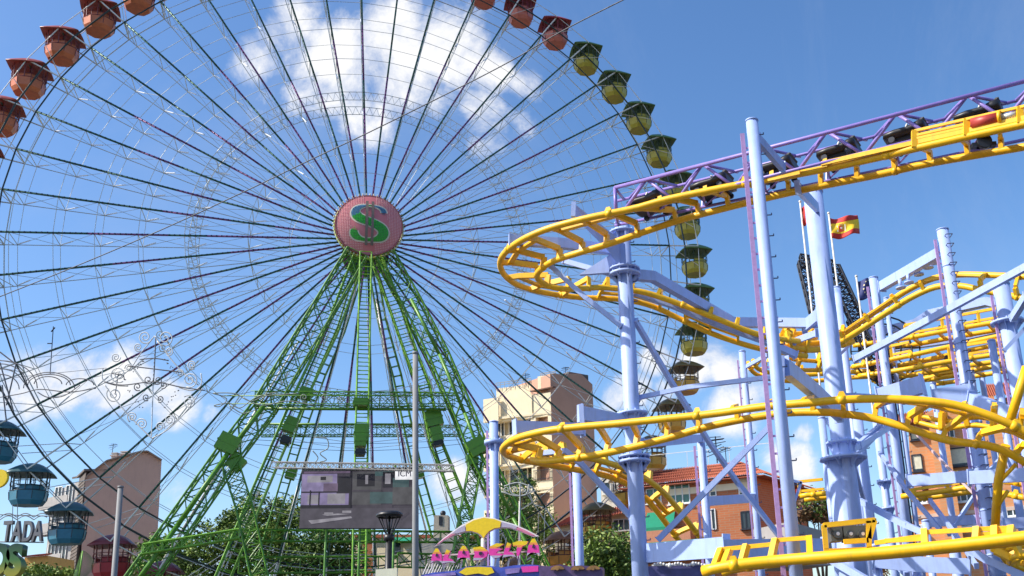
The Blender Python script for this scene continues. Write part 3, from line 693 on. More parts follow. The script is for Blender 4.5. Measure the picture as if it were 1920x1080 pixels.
part_beam([(1665, 656, 33), (1780, 640, 32.5), (1885, 617, 32)], .2, .16)
part_beam([(1610, 700, 34), (1760, 671, 33.5), (1890, 645, 33)], .2, .14)
part_beam([(1650, 745, 24.2), (1728, 722, 23.6)], .2, .42)
part_beam([(1752, 748, 22.5), (1818, 738, 22.3)], .2, .42)
part_beam([(1822, 755, 22.2), (1870, 772, 21.5), (1930, 790, 21)], .2, .42)
part_beam([(1575, 742, 24), (1650, 745, 24.5)], .15, .12)
part_beam([(1705, 902, 25), (1820, 893, 24)], .16, .27)
part_beam([(1820, 896, 23.4), (1930, 890, 22.6)], .16, .30)
part_beam([(1745, 979, 27), (1880, 972, 26)], .16, .25)
part_beam([(1880, 982, 24), (1930, 980, 24)], .16, .25)
part_beam([(1606, 936, 24), (1700, 985, 22.5), (1735, 1000, 22.2)], .11, .13)
part_beam([(1640, 1050, 20.8), (1715, 1058, 20.6), (1815, 1062, 20.2)], .14, .30)
part_beam([(1800, 1020, 20), (1850, 1050, 19.8), (1930, 1085, 19.6)], .12, .14)
part_beam([(1645, 1100, 22), (1560, 1050, 23)], .12, .16)
part_beam([(1650, 800, 27.5), (1610, 835, 24.4)], .12, .16); part_beam([(1670, 800, 27.5), (1600, 842, 23.9)], .10, .13)
part_beam([(1553, 790, 25.5), (1578, 835, 23.8)], .10, .13); part_beam([(1600, 865, 23.8), (1620, 940, 25)], .09, .12)
part_beam([(1650, 850, 29.5), (1700, 920, 25.5), (1760, 990, 25)], .09, .10)
part_beam([(1705, 800, 29.5), (1790, 890, 26), (1900, 1000, 25)], .05, .06, m=mat('pale_pink_bar', (.62, .45, .45), .5))
part_beam([(1885, 655, 23), (1925, 612, 23)], .08, .09); part_beam([(1900, 595, 22.8), (1925, 555, 22)], .14, .16)
part_beam([(1395, 690, 29.4), (1440, 665, 26)], .08, .10)
part_beam([(1560, 755, 24.5), (1548, 690, 27), (1590, 648, 29)], .08, .10)
part_beam([(1495, 1000, 25.5), (1480, 900, 26), (1502, 905, 26), (1490, 940, 26)], .06, .07)
part_beam([(1655, 620, 29), (1664, 650, 28)], .06, .07)
part_beam([(1700, 1078, 21), (1640, 1020, 23), (1600, 985, 24)], .08, .10); part_beam([(1830, 1060, 22), (1790, 1000, 24), (1745, 940, 26)], .08, .10)
part_beam([(1870, 960, 25), (1905, 1040, 24), (1925, 1080, 23.5)], .10, .12); part_beam([(1560, 980, 24.5), (1530, 1045, 24)], .08, .10)
part_beam([(1610, 850, 25.5), (1660, 800, 27)], .08, .09); part_beam([(1835, 905, 26), (1885, 850, 27)], .07, .09); part_beam([(1780, 1000, 25), (1830, 925, 26)], .07, .09)
column('support_column', 1700, 850, 31, 560, .09, pegs=.5); column('support_column', 1790, 1000, 29, 720, .10); column('support_column', 1912, 960, 27, 640, .12, pegs=.5)
track('turn_track', [(1930, 800, 19.0, 1930, 818, 18.6), (1880, 790, 19.2, 1880, 806, 18.8), (1830, 782, 19.5, 1826, 797, 19.1), (1775, 790, 19.8, 1770, 803, 19.4), (1720, 778, 20.2, 1716, 790, 19.8)], .05, .45, 'C', 1)
# ---- other tracks
T5 = [(1560, 640, 27.0, 1560, 652, 26.4), (1605, 609, 27, 1608, 622, 26.4), (1652, 577, 26.8, 1660, 588, 26.2), (1700, 545, 26.6, 1708, 558, 26.0), (1750, 522, 26.2, 1755, 538, 25.6), (1800, 515, 25.8, 1800, 536, 25.2), (1860, 516, 25.2, 1850, 546, 24.7), (1925, 519, 24.6, 1925, 560, 24.1)]
track('hill_track', T5, .085, .8, 'L', 2)
def ftrack(pts, name='switchback_track', r=.075, fr=True, g=.9):
    o = rows_from(flat_rows(pts, g)); rt__, A, B = track(name, o, r, .65, 'I', 2, ties=False, tw=.09)
    if fr:
        s = MB(); n = len(A); a0, a1 = int(n*fr[0]), int(n*fr[1])-1
        for i in range(a0, a1, 6): s.beam(A[i], A[i]+UZ*.42, .08, .10)
        s.beam(A[a0]+UZ*.42, A[a1]+UZ*.42, .08, .08); s.beam(A[a0]+UZ*.14, A[a1]+UZ*.14, .06, .07)
        for i in range(a0, a1-2, 3): s.box(A[i]+Vector((0, .3, .16)), .12, .2, .18, mi=1 if i % 2 else 2)
        s.build('side_frame', [YEL, DARK, RED], rt__)
    return rt__
ftrack([(1600, 648, 31), (1700, 634, 30.2), (1780, 619, 29.6), (1885, 601, 28.8)], fr=(.35, .98))
ftrack([(1598, 688, 31), (1700, 668, 30), (1790, 648, 29.4), (1888, 627, 28.6)], fr=(.3, .45))
ftrack([(1610, 705, 31), (1700, 692, 30), (1790, 676, 29.4), (1892, 661, 28.6)], fr=(.6, .99))
ftrack([(1640, 716, 33), (1720, 700, 32), (1798, 686, 31.4)], fr=(.4, .6))
ftrack([(1800, 698, 31), (1895, 682, 30)], fr=(.1, .9)); ftrack([(1725, 714, 33), (1800, 703, 32)], fr=(.2, .8))
ftrack([(1540, 700, 32), (1600, 697, 31.5), (1650, 694, 31)], fr=(.1, .9))
ftrack([(1690, 931, 27), (1760, 922, 26.5), (1822, 912, 26)], fr=(.1, .9))
ftrack([(1880, 902, 24), (1930, 908, 23.6)], fr=False)
ftrack([(1500, 930, 30), (1550, 925, 29.8)], fr=(0, .9))
ftrack([(1880, 925, 24), (1930, 935, 23.6)], fr=False)
lo = [(1402, 680, 31.0, 1412, 676, 30.2), (1415, 700, 31.6, 1422, 692, 30.8), (1450, 712, 32.2, 1452, 700, 31.4), (1500, 715, 32.4, 1500, 703, 31.6), (1560, 712, 32.4, 1560, 700, 31.6)]
track('turn_track', lo, .07, .7, 'C', 2)
hull = [(1600, 622, 27.5, 1600, 640, 27), (1560, 638, 27.2, 1558, 652, 26.7), (1520, 645, 26.8, 1520, 656, 26.2), (1480, 642, 26.5, 1480, 652, 25.9), (1460, 634, 26.3, 1463, 644, 25.7), (1480, 628, 27.2, 1483, 636, 26.9), (1530, 625, 27.8, 1530, 633, 27.6)]
track('turn_track', hull, .085, .6, 'C', 1)
track('turn_track', [(1440, 655, 27.5, 1440, 675, 27), (1480, 672, 28, 1480, 692, 27.5), (1540, 678, 28.5, 1540, 694, 28)], .06, .6, 'C', 1)
track('turn_track', [(1930, 1022, 19.5, 1930, 1040, 19), (1895, 1028, 19.8, 1900, 1044, 19.2), (1880, 1042, 20.3, 1892, 1054, 19.6), (1893, 1058, 20.6, 1905, 1062, 19.9), (1930, 1068, 20.8, 1930, 1070, 20.1)], .05, .4, 'C', 1)
s = MB(); s.path([P(1925, 688, 18.2), P(1912, 730, 18.3), P(1892, 795, 18.4)], .085, 10); s.build('strut', YEL, rc)
s = MB(); s.path([P(1886, 835, 18.5), P(1872, 900, 18.9), P(1866, 985, 19.5)], .085, 10); s.tube(P(1873, 905, 18.9), P(1905, 870, 18.6), .04, 8); s.tube(P(1870, 950, 19.2), P(1890, 920, 19), .04, 8); s.build('strut', YEL, rc)
# ---- lift catwalk: purple three-chord truss beside the upper track
PT = MB()
top = lambda x: P(x, 352-(x-1153)*(352-152)/(1920-1153)-2*math.sin((x-1153)/767*math.pi), 20.3-(x-1153)/767*3.6)
mid = lambda x: P(x, 378-(x-1153)*(378-186)/(1920-1153)+3*math.sin((x-1153)/767*math.pi), 21.6-(x-1153)/767*3.6)
bot = lambda x: P(x, 402-(x-1153)*(402-212)/(1920-1153), 20.35-(x-1153)/767*3.6)
low = lambda x: P(x, 423-(x-1153)*(423-262)/(1920-1153), 21.5-(x-1153)/767*3.6)
for f, r in ((top, .045), (mid, .035), (bot, .035), (low, .035)): PT.tube(f(1153), f(1990), r, 8)
PT.tube(top(1153), bot(1155), .04, 8); PT.tube(mid(1155), low(1157), .035, 8); PT.tube(top(1153), mid(1170), .035, 6); PT.tube(bot(1155), low(1160), .035, 6)
pk = [1212, 1317, 1431, 1550, 1680, 1814, 1950]; vl = [1160, 1265, 1375, 1492, 1617, 1748, 1883, 2010]
for i, x in enumerate(pk):
    PT.tube(top(x), bot(vl[i]+8), .038, 6); PT.tube(top(x), bot(vl[i+1]-2), .038, 6); PT.tube(top(x), mid(vl[i]+20), .034, 6); PT.tube(top(x), mid(vl[i+1]+8), .034, 6)
    PT.tube(mid(x), low(x), .025, 5); PT.tube(bot(x), low(x+6), .025, 5); PT.tube(low(x), bot(x+50), .022, 5)
PT.build('lift_truss', PUR, rc)
# upper frames and piston on the near rail
s = MB(); fy = lambda x, o_: P(x, 277-(x-1722)*.2256-o_, 17.45-(x-1722)*.005)
for x in (1715, 1812, 1912): s.beam(fy(x, 2), fy(x, 33), .09, .12)
for x0, x1, o_ in ((1715, 1990, 33), (1719, 1812, 24), (1719, 1812, 18)): s.beam(fy(x0, o_), fy(x1, o_), .05, .05)
for x0, x1 in ((1722, 1810), (1818, 1990)): s.beam(fy(x0, 11 if x0 > 1500 else 4), fy(x1, 11 if x0 > 1500 else 4), .05, .09)
s.build('side_frame', YEL, T1o[0])
for x0, x1 in ((1540, 1712), (1230, 1262), (1315, 1345), (1440, 1500)):
    s = MB(); s.beam(fy(x0, 11 if x0 > 1500 else 4), fy(x1, 11 if x0 > 1500 else 4), .05, .09); s.prism([fy(x0+2, 4), fy(x0+11, 4), fy(x0+10, 20), fy(x0+3, 19)], (0, .1, 0)); s.build('rail_guard', YEL, T1o[0])
s = MB(); s.tube(fy(1822, 22), fy(1872, 22), .11, 14); s.tube(fy(1872, 22), fy(1878, 22), .13, 14, 1); s.tube(fy(1878, 22), fy(1905, 22), .05, 10, 2); s.build('air_cylinder', [RED, YEL, GREY], T1o[0])
s = MB()
for i in range(9):
    c = fy(1730+i*8, 16+4*math.sin(i*2.1))+Vector((0, .15, 0)); s.box(c, .06, .1, .07, mi=i % 3)
for i in range(5): s.path([fy(1882+i*5, 16), fy(1887+i*5, 28), fy(1894+i*4, 20)], .012, 5, 1)
s.build('brake_gear', [DARK, GREYW, RED], T1o[0])
s = MB()
for i in range(3): s.box(fy(1850, -8)+Vector((-.1*i+.1, .25, -.05)), .25, .15, .07)
s.tube(fy(1850, -9)+Vector((0, .12, 0)), fy(1850, -9)+Vector((0, .22, 0)), .14, 14); s.build('drive_wheel', BLACK, T1o[0])
# ================================================================== COASTER CARS on the upper track
def car(px, py, Y, px2, py2, Y2, lab):
    a = P(px, py+5, Y); b = P(px2-12, py2+5, Y2); L_ = (b-a).length; x = (b-a).normalized(); yv = UZ.cross(x).normalized(); z = x.cross(yv)*.58
    t = thing('coaster_car', lab, 'coaster car', 'black coaster cars on the upper track', a); f = lambda i, j, k: x*i+yv*j+z*k
    bm_ = MB(); hw = .42; n = 14
    prof = [(0, .04, .10), (.04, .0, .22), (.3, .0, .28), (.6, .0, .26), (.7, .0, .30), (.84, .0, .38), (.96, .0, .38), (1.0, .02, .3)]
    rings = []
    for q, lo_, hi in prof:
        w = hw*(.8 if q in (0, 1.0) else 1); rg = []
        for k in range(n):
            an = 2*math.pi*k/n; c_, s_ = math.cos(an), math.sin(an); sg = lambda v: math.copysign(abs(v)**.5, v)
            rg.append(f(q*L_, w*sg(c_), (lo_+hi)/2+(hi-lo_)/2*sg(s_)))
        rings.append(rg)
    bm_.grid(rings, 0); bm_.build('body', BLACK, t)
    s = MB(); s.prism([f(L_*.80, -.30, .3), f(L_*.80, .30, .3), f(L_*.92, .26, .5), f(L_*.92, -.26, .5)], f(.06, 0, .0)); s.build('backrest', mat('charcoal_seat', (.05, .048, .05), .7), t)
    s = MB(); s.path([f(L_*.5, -.25, .2), f(L_*.58, -.25, .42), f(L_*.6, .25, .42), f(L_*.5, .25, .2)], .02, 6); s.build('lap_bar', GREYW, t)
    s = MB(); s.box(f(L_*.5, 0, -.04), L_*.75, .5, .08, math.atan2(x.y, x.x)); s.build('chassis', DARK, t)
    for i, j in ((.2, -1), (.2, 1), (.8, -1), (.8, 1)):
        s = MB(); c = f(L_*i, j*.32, -.09); s.tube(c, c+yv*.06*j, .065, 14); s.build('wheel', DARK, t)
words = ['black coaster car nearest the left turn of the upper track', 'black coaster car between the left turn and the tall thin column', 'black coaster car partly hidden right behind the tall thin column', 'black coaster car just right of the thick column under the track', 'black coaster car left of the yellow brake frame', 'black coaster car behind the red air cylinder']
for i, (x0, x1) in enumerate(((1188, 1262), (1305, 1385), (1425, 1505), (1540, 1625), (1664, 1755), (1795, 1895))):
    yy = lambda x: 388-(x-1188)*(388-205)/(1895-1188)
    Yc = lambda x: 20.75-(x-1188)*.0042
    car(x0, yy(x0)+6, Yc(x0), x1, yy(x1)+6, Yc(x1), words[i])
# ================================================================== FLAGS
def flag(name, lab, pole, Y, w, h, bands, ph=0, emblem=None, ytop=None):
    (x0, y0), (x1, y1) = pole; a = P(x1, y1, Y); b = P(x0, y0, Y); b = Vector((a.x+(b.x-a.x)*.3, a.y, b.z))
    t = thing(name, lab, 'flag', loc=(a.x, a.y, 0)); o = Vector((a.x, a.y, 0)); s = MB(); s.tube(Vector((0, 0, 0)), b-o, .03, 8); s.sphere(b-o+UZ*.04, .05, 8); s.build('flagpole', GREYW, t)
    top_ = b-o-UZ*.12; n = 16; s = MB(); m = 12
    pt = lambda u, v: top_+Vector((w*u, .16*math.sin(u*7+ph)*u**.6+.05*math.sin(v*5+u*9), -h*v*(1-.12*u)-.10*u*math.sin(u*4+ph)))
    for i in range(n):
        for j in range(m):
            v = (j+.5)/m; mi = next(k for k, (lim, _) in enumerate(bands) if v < lim)
            s.face([pt(i/n, j/m), pt((i+1)/n, j/m), pt((i+1)/n, (j+1)/m), pt(i/n, (j+1)/m)], mi, True)
    c = s.build('cloth', [k[1] for k in bands], t)
    import bmesh
    bb = bmesh.new(); bb.from_mesh(c.data); bmesh.ops.remove_doubles(bb, verts=bb.verts, dist=1e-4); bb.to_mesh(c.data); bb.free()
    md = c.modifiers.new('thick', 'SOLIDIFY'); md.thickness = .008
    if emblem: emblem(pt, c)
    return t
FR = mat('flag_red', (.50, .03, .02), .7); FY = mat('flag_yellow', (.90, .58, .02), .7); FB = mat('flag_blue', (.02, .03, .14), .7); FW = mat('flag_white', (.8, .8, .78), .7)
def spain(pt, c):
    s = MB(); q = lambda u, v: pt(u, v)-Vector((0, .02, 0))
    for (u0, v0, u1, v1, mi) in ((.28, .40, .36, .62, 0), (.36, .40, .44, .62, 1), (.28, .62, .44, .68, 0), (.30, .31, .42, .38, 1), (.22, .38, .25, .68, 2), (.47, .38, .50, .68, 2), (.33, .48, .39, .54, 2)):
        s.face([q(u0, v0), q(u1, v0), q(u1, v1), q(u0, v1)], mi)
    s.build('coat_of_arms', [FR, mat('emblem_gold', (.35, .18, .03), .6), FW], c)
flag('spanish_flag', 'red and yellow striped flag with a coat of arms flying above the black lattice mast', ((1553, 402), (1566, 500)), 30, .95, .72, [(.27, FR), (.73, FY), (1.01, FR)], .4, spain)
flag('red_flag', 'narrow red flag mostly hidden behind the thick pale blue column', ((1503, 380), (1511, 488)), 30, .30, .68, [(1.01, FR)], 1)
def euro(pt, c):
    s = MB()
    for i in range(12):
        a = 2*math.pi*i/12; u, v = .55+.30*math.cos(a), .5+.36*math.sin(a)
        p = [pt(u+(.055 if k % 2 == 0 else .022)*math.cos(k*math.pi/5-math.pi/2), v+(.055 if k % 2 == 0 else .022)*math.sin(k*math.pi/5-math.pi/2))-Vector((0, .03, 0)) for k in range(10)]
        s.face(p)
    s.build('stars', mat('star_yellow', (.8, .7, .4), .6), c)
flag('blue_flag', 'dark blue flag with a ring of pale stars beside the coaster hill', ((1609, 520), (1615, 605)), 30, .62, .66, [(1.01, FB)], 2.2, euro)
# black lattice ride arm behind the column
t = thing('lattice_mast', 'black lattice mast with flags on top behind the thick blue column', 'mast', loc=(0, 0, 0))
s = MB()
A_, B_, C_, D_ = P(1505, 492, 31), P(1528, 585, 31), P(1560, 500, 31), P(1612, 612, 31)
lattice(s, A_, B_, Vector((.32, 0, 0)), Vector((0, .35, 0)), .035, .018, 6); lattice(s, C_, D_, Vector((.42, 0, 0)), Vector((0, .35, 0)), .04, .02, 9); lattice(s, P(1500, 488, 31), P(1562, 500, 31), Vector((0, 0, .3)), Vector((0, .35, 0)), .035, .018, 5)
lattice(s, P(1545, 510, 31), P(1552, 700, 31), Vector((.25, 0, 0)), Vector((0, .3, 0)), .03, .016, 10); lattice(s, P(1600, 600, 31), P(1660, 720, 31), Vector((.4, 0, 0)), Vector((0, .35, 0)), .03, .018, 8)
s.build('lattice', DARK, t)
s = MB()
c = P(1660, 655, 31)
for r in (1.1, .85, .5): s.path([c+Vector((r*math.cos(a), 0, r*math.sin(a))) for a in [2*math.pi*k/24 for k in range(24)]], .03, 5, 0, True)
for k in range(8): a = 2*math.pi*k/8; s.tube(c, c+Vector((1.1*math.cos(a), 0, 1.1*math.sin(a))), .02, 5)
s.tube(c, Vector((c.x, c.y, 0)), .12, 10)
s.build('wheel_frame', DARK, t)
# ================================================================== BUILDINGS
BRICK = brick_mat('red_brick', (.50, .16, .06), (.44, .13, .05), (.40, .22, .13), .5, .16)
OBRICK = brick_mat('orange_brick', (.66, .28, .11), (.58, .24, .095), (.55, .32, .18), .6, .18)
TILE = mat('clay_tile', (.36, .10, .055), .8, 0, .3, 3)
PINKW = mat('side_wall_pink', (.50, .29, .21), .9, 0, .07, .8, dirt=.12)
BLIND = mat('cream_blind', (.66, .62, .46), .7); AWN = mat('green_awning', (.0, .22, .12), .7); RECESS = mat('deep_recess', (.10, .085, .07), .9)
ROOFG = mat('roof_dark', (.12, .10, .09), .8)
def frame_axes(ang): return Vector((math.cos(ang), math.sin(ang), 0)), Vector((-math.sin(ang), math.cos(ang), 0))
class Wall:
    """vertical wall through pixel (px) at distance Y, running along angle ang; positions given by pixel"""
    def __init__(s, px, py, Y, ang):
        s.o = P(px, py, Y); s.e, s.n = frame_axes(ang); s.ang = ang
    def hit(s, px, py):
        d = _rt*((px-CX)/FPX) - _up*((py-CY)/FPX) + _fw; c = Vector((0, 0, CAMZ)); k = (s.o-c).dot(s.n)/d.dot(s.n); return c+d*k
    def uv(s, px, py): h = s.hit(px, py); return (h-s.o).dot(s.e), h.z
    def pt(s, u, z, out=0): return Vector((s.o.x, s.o.y, 0))+s.e*u+UZ*z-s.n*out
def windowp(w, x0, y0, x1, y1, parent, kind='glass', fr=WHITE, sill=True, panes=2, out=.03):
    u0, z1 = w.uv(x0, y0); u1, z0 = w.uv(x1, y1); s = MB(); q = lambda u, z, o: w.pt(u, z, o)
    t_ = .07
    for a, b in (((u0, z0), (u1, z0)), ((u0, z1), (u1, z1))): s.beam(q(*a, out), q(*b, out), .10, t_)
    for u in [u0+(u1-u0)*i/panes for i in range(panes+1)]: s.beam(q(u, z0, out), q(u, z1, out), .10, t_, up=w.e)
    if sill: s.beam(q(u0-.1, z0-.08, .1), q(u1+.1, z0-.08, .1), .26, .07)
    f = s.build('window', fr, parent); s = MB(); m = {'glass': GLASS, 'blind': BLIND, 'teal': mat('teal_glass', (.06, .17, .13), .15)}[kind]
    s.prism([q(u0, z0, .0), q(u1, z0, .0), q(u1, z1, .0), q(u0, z1, .0)], -w.n*.02)
    s.build('pane' if kind != 'blind' else 'roller_blind', m, f)
    if kind == 'blind':
        s = MB(); s.prism([q(u0, z0, .035), q(u1, z0, .035), q(u1, z0+(z1-z0)*.12, .035), q(u0, z0+(z1-z0)*.12, .035)], -w.n*.01); s.build('pane', GLASS, f)
    return f
# --- pink gable block with grey balconied front (left)
b1 = thing('apartment_block', 'brown-pink blank gable with stepped grey balcony front and two chimneys on the left', 'building')
w = Wall(160, 1080, 100, .52); s = MB(); pl = [w.hit(*q) for q in ((150, 1080), (160, 899), (165, 893), (200, 866), (262, 849), (276, 848), (303, 865), (297, 970), (293, 1080))]
base = [Vector((pl[-1].x, pl[-1].y, 0)), Vector((pl[0].x, pl[0].y, 0))]
s.prism(pl+base, w.n*13); s.build('wall', PINKR, b1)
s = MB()
for a, b in zip(pl[1:6], pl[2:7]): s.beam(a+UZ*.08-w.n*.1, b+UZ*.08-w.n*.1, .5, .14)
s.build('parapet', mat('parapet_stone', (.30, .20, .15), .9), b1)
w2 = Wall(158, 1080, 100.2, .10+math.pi-.95)      # receding grey side
s = MB(); k0 = w.hit(160, 899); k0.z = 0; e2 = Vector((-.62, .78, 0)); hh = w.hit(160, 885).z
s.prism([k0+UZ*.0-w.e*.02, k0+e2*4.0, k0+e2*4+UZ*hh, k0+UZ*hh-w.e*.02], Vector((.5, 9, 0))); s.build('side_wall', mat('dark_slats', (.12, .095, .08), .8, 0, .3, 1), b1)
s = MB()
for i in range(60): s.beam(k0+UZ*(i*.35+.2)-Vector((.03, .03, 0)), k0+e2*3.9+UZ*(i*.35+.2)-Vector((.03, .03, 0)), .05, .05)
s.build('slats', mat('slat_grey', (.22, .19, .17), .8), b1)
k1 = k0+e2*4; f2 = Vector((-.93, .37, 0)); n2 = Vector((-.37, -.93, 0)); zz = [0, 3.2, 6.4, 9.6, 12.8, 16.0, 18.6]
s = MB(); s.prism([k1, k1+f2*3.6, k1+f2*3.6+UZ*hh*.955, k1+UZ*hh*.985], -n2*7); s.build('front_wall', GREYR, b1)
for i, z in enumerate(zz):
    if z < 2: continue
    s = MB(); a = k1-e2*.3+UZ*z; s.prism([a+n2*.0, a+f2*4.1, a+f2*4.1+n2*1.1, a+n2*1.1], UZ*.25)
    s.prism([a+n2*1.05+UZ*.2, a+f2*4.1+n2*1.05+UZ*.2, a+f2*4.1+n2*1.05+UZ*1.15, a+n2*1.05+UZ*1.15], n2*.08); s.build('balcony', GREYR, b1)
    for u in (1.1, 2.7):
        s = MB(); c = k1+f2*u+UZ*(z+1.5)+n2*.04; s.prism([c-f2*.5-UZ*1.1, c+f2*.5-UZ*1.1, c+f2*.5+UZ*.9, c-f2*.5+UZ*.9], n2*.02)
        wf = s.build('window', GLASS, b1); s = MB()
        for q in (-.5, 0, .5): s.beam(c+f2*q-UZ*1.1+n2*.05, c+f2*q+UZ*.9+n2*.05, .08, .08, up=f2)
        s.beam(c-f2*.5+UZ*.9+n2*.05, c+f2*.5+UZ*.9+n2*.05, .08, .08); s.build('frame', WHITE, wf)
s = MB(); a = k0+UZ*(hh+.1)-w.e*.2; s.prism([a, a+e2*4.6, a+e2*4.6+f2*.6, a+w.e*2.2+e2*1.2, a+w.e*2.2], UZ*.22); s.build('roof_slab', ROOFG, b1)
for px, hpx, wd in ((183, 853, .55), (202, 850, .72)):
    a = w.hit(px, 878); tz = w.hit(px, hpx).z; s = MB(); s.box((a.x, a.y+3, (a.z+tz)/2), wd, .6, tz-a.z+1); s.box((a.x, a.y+3, tz+.45), wd*1.35, .85, .12); s.box((a.x, a.y+3, tz+.68), wd*1.1, .7, .12); s.build('chimney', GREYR, b1)
# --- cream tower
b2 = thing('apartment_tower', 'cream apartment tower with balconies and a pink-brown side wall behind the wheel', 'building')
w = Wall(1037, 900, 92, -.26); ws = Wall(1037, 900, 92, .80)
h1 = w.uv(1037, 735)[1]; s = MB()
u_l = w.uv(912, 900)[0]; u_ls = w.uv(903, 900)[0]; sx = ws.uv(1118, 900)[0]
zc = lambda py, x=980: w.uv(x, py)[1]
zb = [0, zc(985), zc(975), zc(930), zc(917), zc(865), zc(855), zc(800), zc(788), zc(745)]
# shell
floors = [(zc(1000), zc(968)), (zc(952), zc(922)), (zc(905), zc(872)), (zc(806), zc(782))]
zt = zc(742); core = MB(); back = 4.0
core.prism([w.pt(u_l, 0, -1.6), w.pt(0, 0, -1.6), w.pt(0, zt, -1.6), w.pt(u_l, zt, -1.6)], w.n*8); core.build('wall', CREAM, b2)
s = MB(); zs = ws.uv(1080, 700)[1]; s.prism([ws.pt(0, 0, 0), ws.pt(sx, 0, 0), ws.pt(sx, ws.uv(1118, 722)[1], 0), ws.pt(sx*.72, ws.uv(1098, 702)[1], 0), ws.pt(0, w.uv(1037, 700)[1], 0)], ws.n*6.0); s.build('side_wall', PINKW, b2)
bands = [(0, zc(1000)), (zc(972), zc(952)), (zc(928), zc(905)), (zc(878), zc(806)), (zc(786), zt)]
uw = w.uv(1000, 850)[0]; ubay = w.uv(940, 850)[0]
def band(z0, z1, ua, ub, name, out=0, th=.25, m=CREAM):
    s = MB(); s.prism([w.pt(ua, z0, out), w.pt(ub, z0, out), w.pt(ub, z1, out), w.pt(ua, z1, out)], w.n*th); return s.build(name, m, b2)
for z0, z1 in bands:
    band(z0, z1, u_l, ubay, 'balcony_front', .55); band(z0, z1-(.35 if z1 < zt else 0), ubay, uw, 'balcony_front', .1); band(z0, z1, uw, -.02, 'facade_band', 0)
for i, (z0, z1) in enumerate(floors):
    for ua, ub in ((u_l+.2, ubay-.3), (ubay+.2, uw-.3)):
        s = MB(); s.prism([w.pt(ua, z0-.9, -1.5), w.pt(ub, z0-.9, -1.5), w.pt(ub, z1, -1.5), w.pt(ua, z1, -1.5)], w.n*-.04); o = s.build('balcony_door', GLASS, b2)
        s = MB()
        for q in range(4): u = ua+(ub-ua)*q/3; s.beam(w.pt(u, z0-.9, -1.42), w.pt(u, z1, -1.42), .1, .1, up=w.e)
        s.build('frame', WHITE, o)
    s = MB(); s.prism([w.pt(u_l, z1, .5), w.pt(0, z1, 0), w.pt(0, z1, -1.6), w.pt(u_l, z1, -1.6)], UZ*.2); s.build('floor_slab', CREAM, b2)
    s = MB(); s.prism([w.pt(-.35, z0-.1, 0), w.pt(-.02, z0-.1, 0), w.pt(-.02, z1, 0), w.pt(-.35, z1, 0)], w.n*1.6); s.prism([w.pt(uw-.2, z0-.1, 0), w.pt(uw+.3, z0-.1, 0), w.pt(uw+.3, z1, 0), w.pt(uw-.2, z1, 0)], w.n*1.6); s.build('pier', CREAM, b2)
    if i < 3:
        s = MB()
        for z in (z0+.15, z0+.95): s.beam(w.pt(uw, z, .12), w.pt(0, z, .12), .04, .05)
        for q in range(16): u = uw-uw*q/15; s.beam(w.pt(u, z0, .12), w.pt(u, z0+.95, .12), .025, .025, up=w.e)
        s.build('railing', DARK, b2)
        s = MB(); s.box(w.pt(uw*.5, z0+1.1, -.9), 1.5, .05, 1.7, w.ang); s.build('blind', PINKW, b2)
for ua, ub, p0, p1, ot in ((w.uv(918, 720)[0], w.uv(988, 720)[0], 748, 714, -1.5), (w.uv(1003, 720)[0], -.02, 740, 706, -.7), (w.uv(985, 720)[0], w.uv(1008, 720)[0], 745, 732, -2.5)):
    s = MB(); s.prism([w.pt(ua, zc(p0)-1, ot), w.pt(ub, zc(p0)-1, ot), w.pt(ub, zc(p1), ot), w.pt(ua, zc(p1), ot)], w.n*5); s.build('penthouse', CREAM, b2)
s = MB(); s.prism([w.pt(w.uv(995, 720)[0], zc(738), .2), w.pt(.3, zc(735), .2), w.pt(.3, zc(726), -2.4), w.pt(w.uv(1000, 720)[0], zc(728), -2.4)], UZ*.12); s.build('roof', mat('brown_tile', (.16, .085, .06), .9), b2)
s = MB()
for p0, p1, u0, u1 in ((712, 704, w.uv(918, 720)[0], w.uv(985, 720)[0]), (704, 697, w.uv(1003, 720)[0], 0), (745, 738, u_l-.2, w.uv(940, 740)[0])):
    for z in (zc(p1), zc((p0+p1)/2)): s.beam(w.pt(u0, z, -1.4), w.pt(u1, z, -1.4), .05, .05)
    for q in range(9): u = u0+(u1-u0)*q/8; s.beam(w.pt(u, zc(p0)-.3, -1.4), w.pt(u, zc(p1), -1.4), .04, .04, up=w.e)
s.build('roof_railing', CONC, b2)
s = MB(); c = ws.pt(sx*.75, ws.uv(1098, 702)[1], -1.5); s.box(c+Vector((0, 0, -.3)), 2.5, 2, .9, .8); s.build('roof_box', ROOFG, b2)
def antenna(px, py0, py1, Y, lab, n=4, tilt=0, sz=1.0):
    a = P(px, py1, Y); b = P(px, py0, Y); b.x = a.x+tilt; b.y = a.y; s = MB(); s.tube(a, b, .03*sz, 5)
    for i in range(n): c = a.lerp(b, .98-.12*i); L_ = (.25+.1*(i % 3))*sz; s.tube(c-Vector((L_, 0, .05*i)), c+Vector((L_, .1, .05*i)), .018*sz, 4)
    c = a.lerp(b, .85); s.tube(c-Vector((.4*sz, .1, 0)), c+Vector((.4*sz, .1, .12)), .02*sz, 4); o = s.build('tv_antenna', DARK, None); return tag(o, lab, 'antenna')
antenna(986, 700, 728, 90, 'thin rooftop antenna on the left part of the cream tower'); antenna(1061, 688, 706, 93, 'short dark antenna at the top corner of the cream tower')
antenna(210, 832, 855, 103, 'thin antenna above the chimneys of the pink gable block'); antenna(1345, 818, 868, 72, 'tallest antenna on the red tiled roof', 6, 0, 1.6); antenna(1362, 838, 868, 73, 'thin antenna right of the tallest one on the red tiled roof', 3)
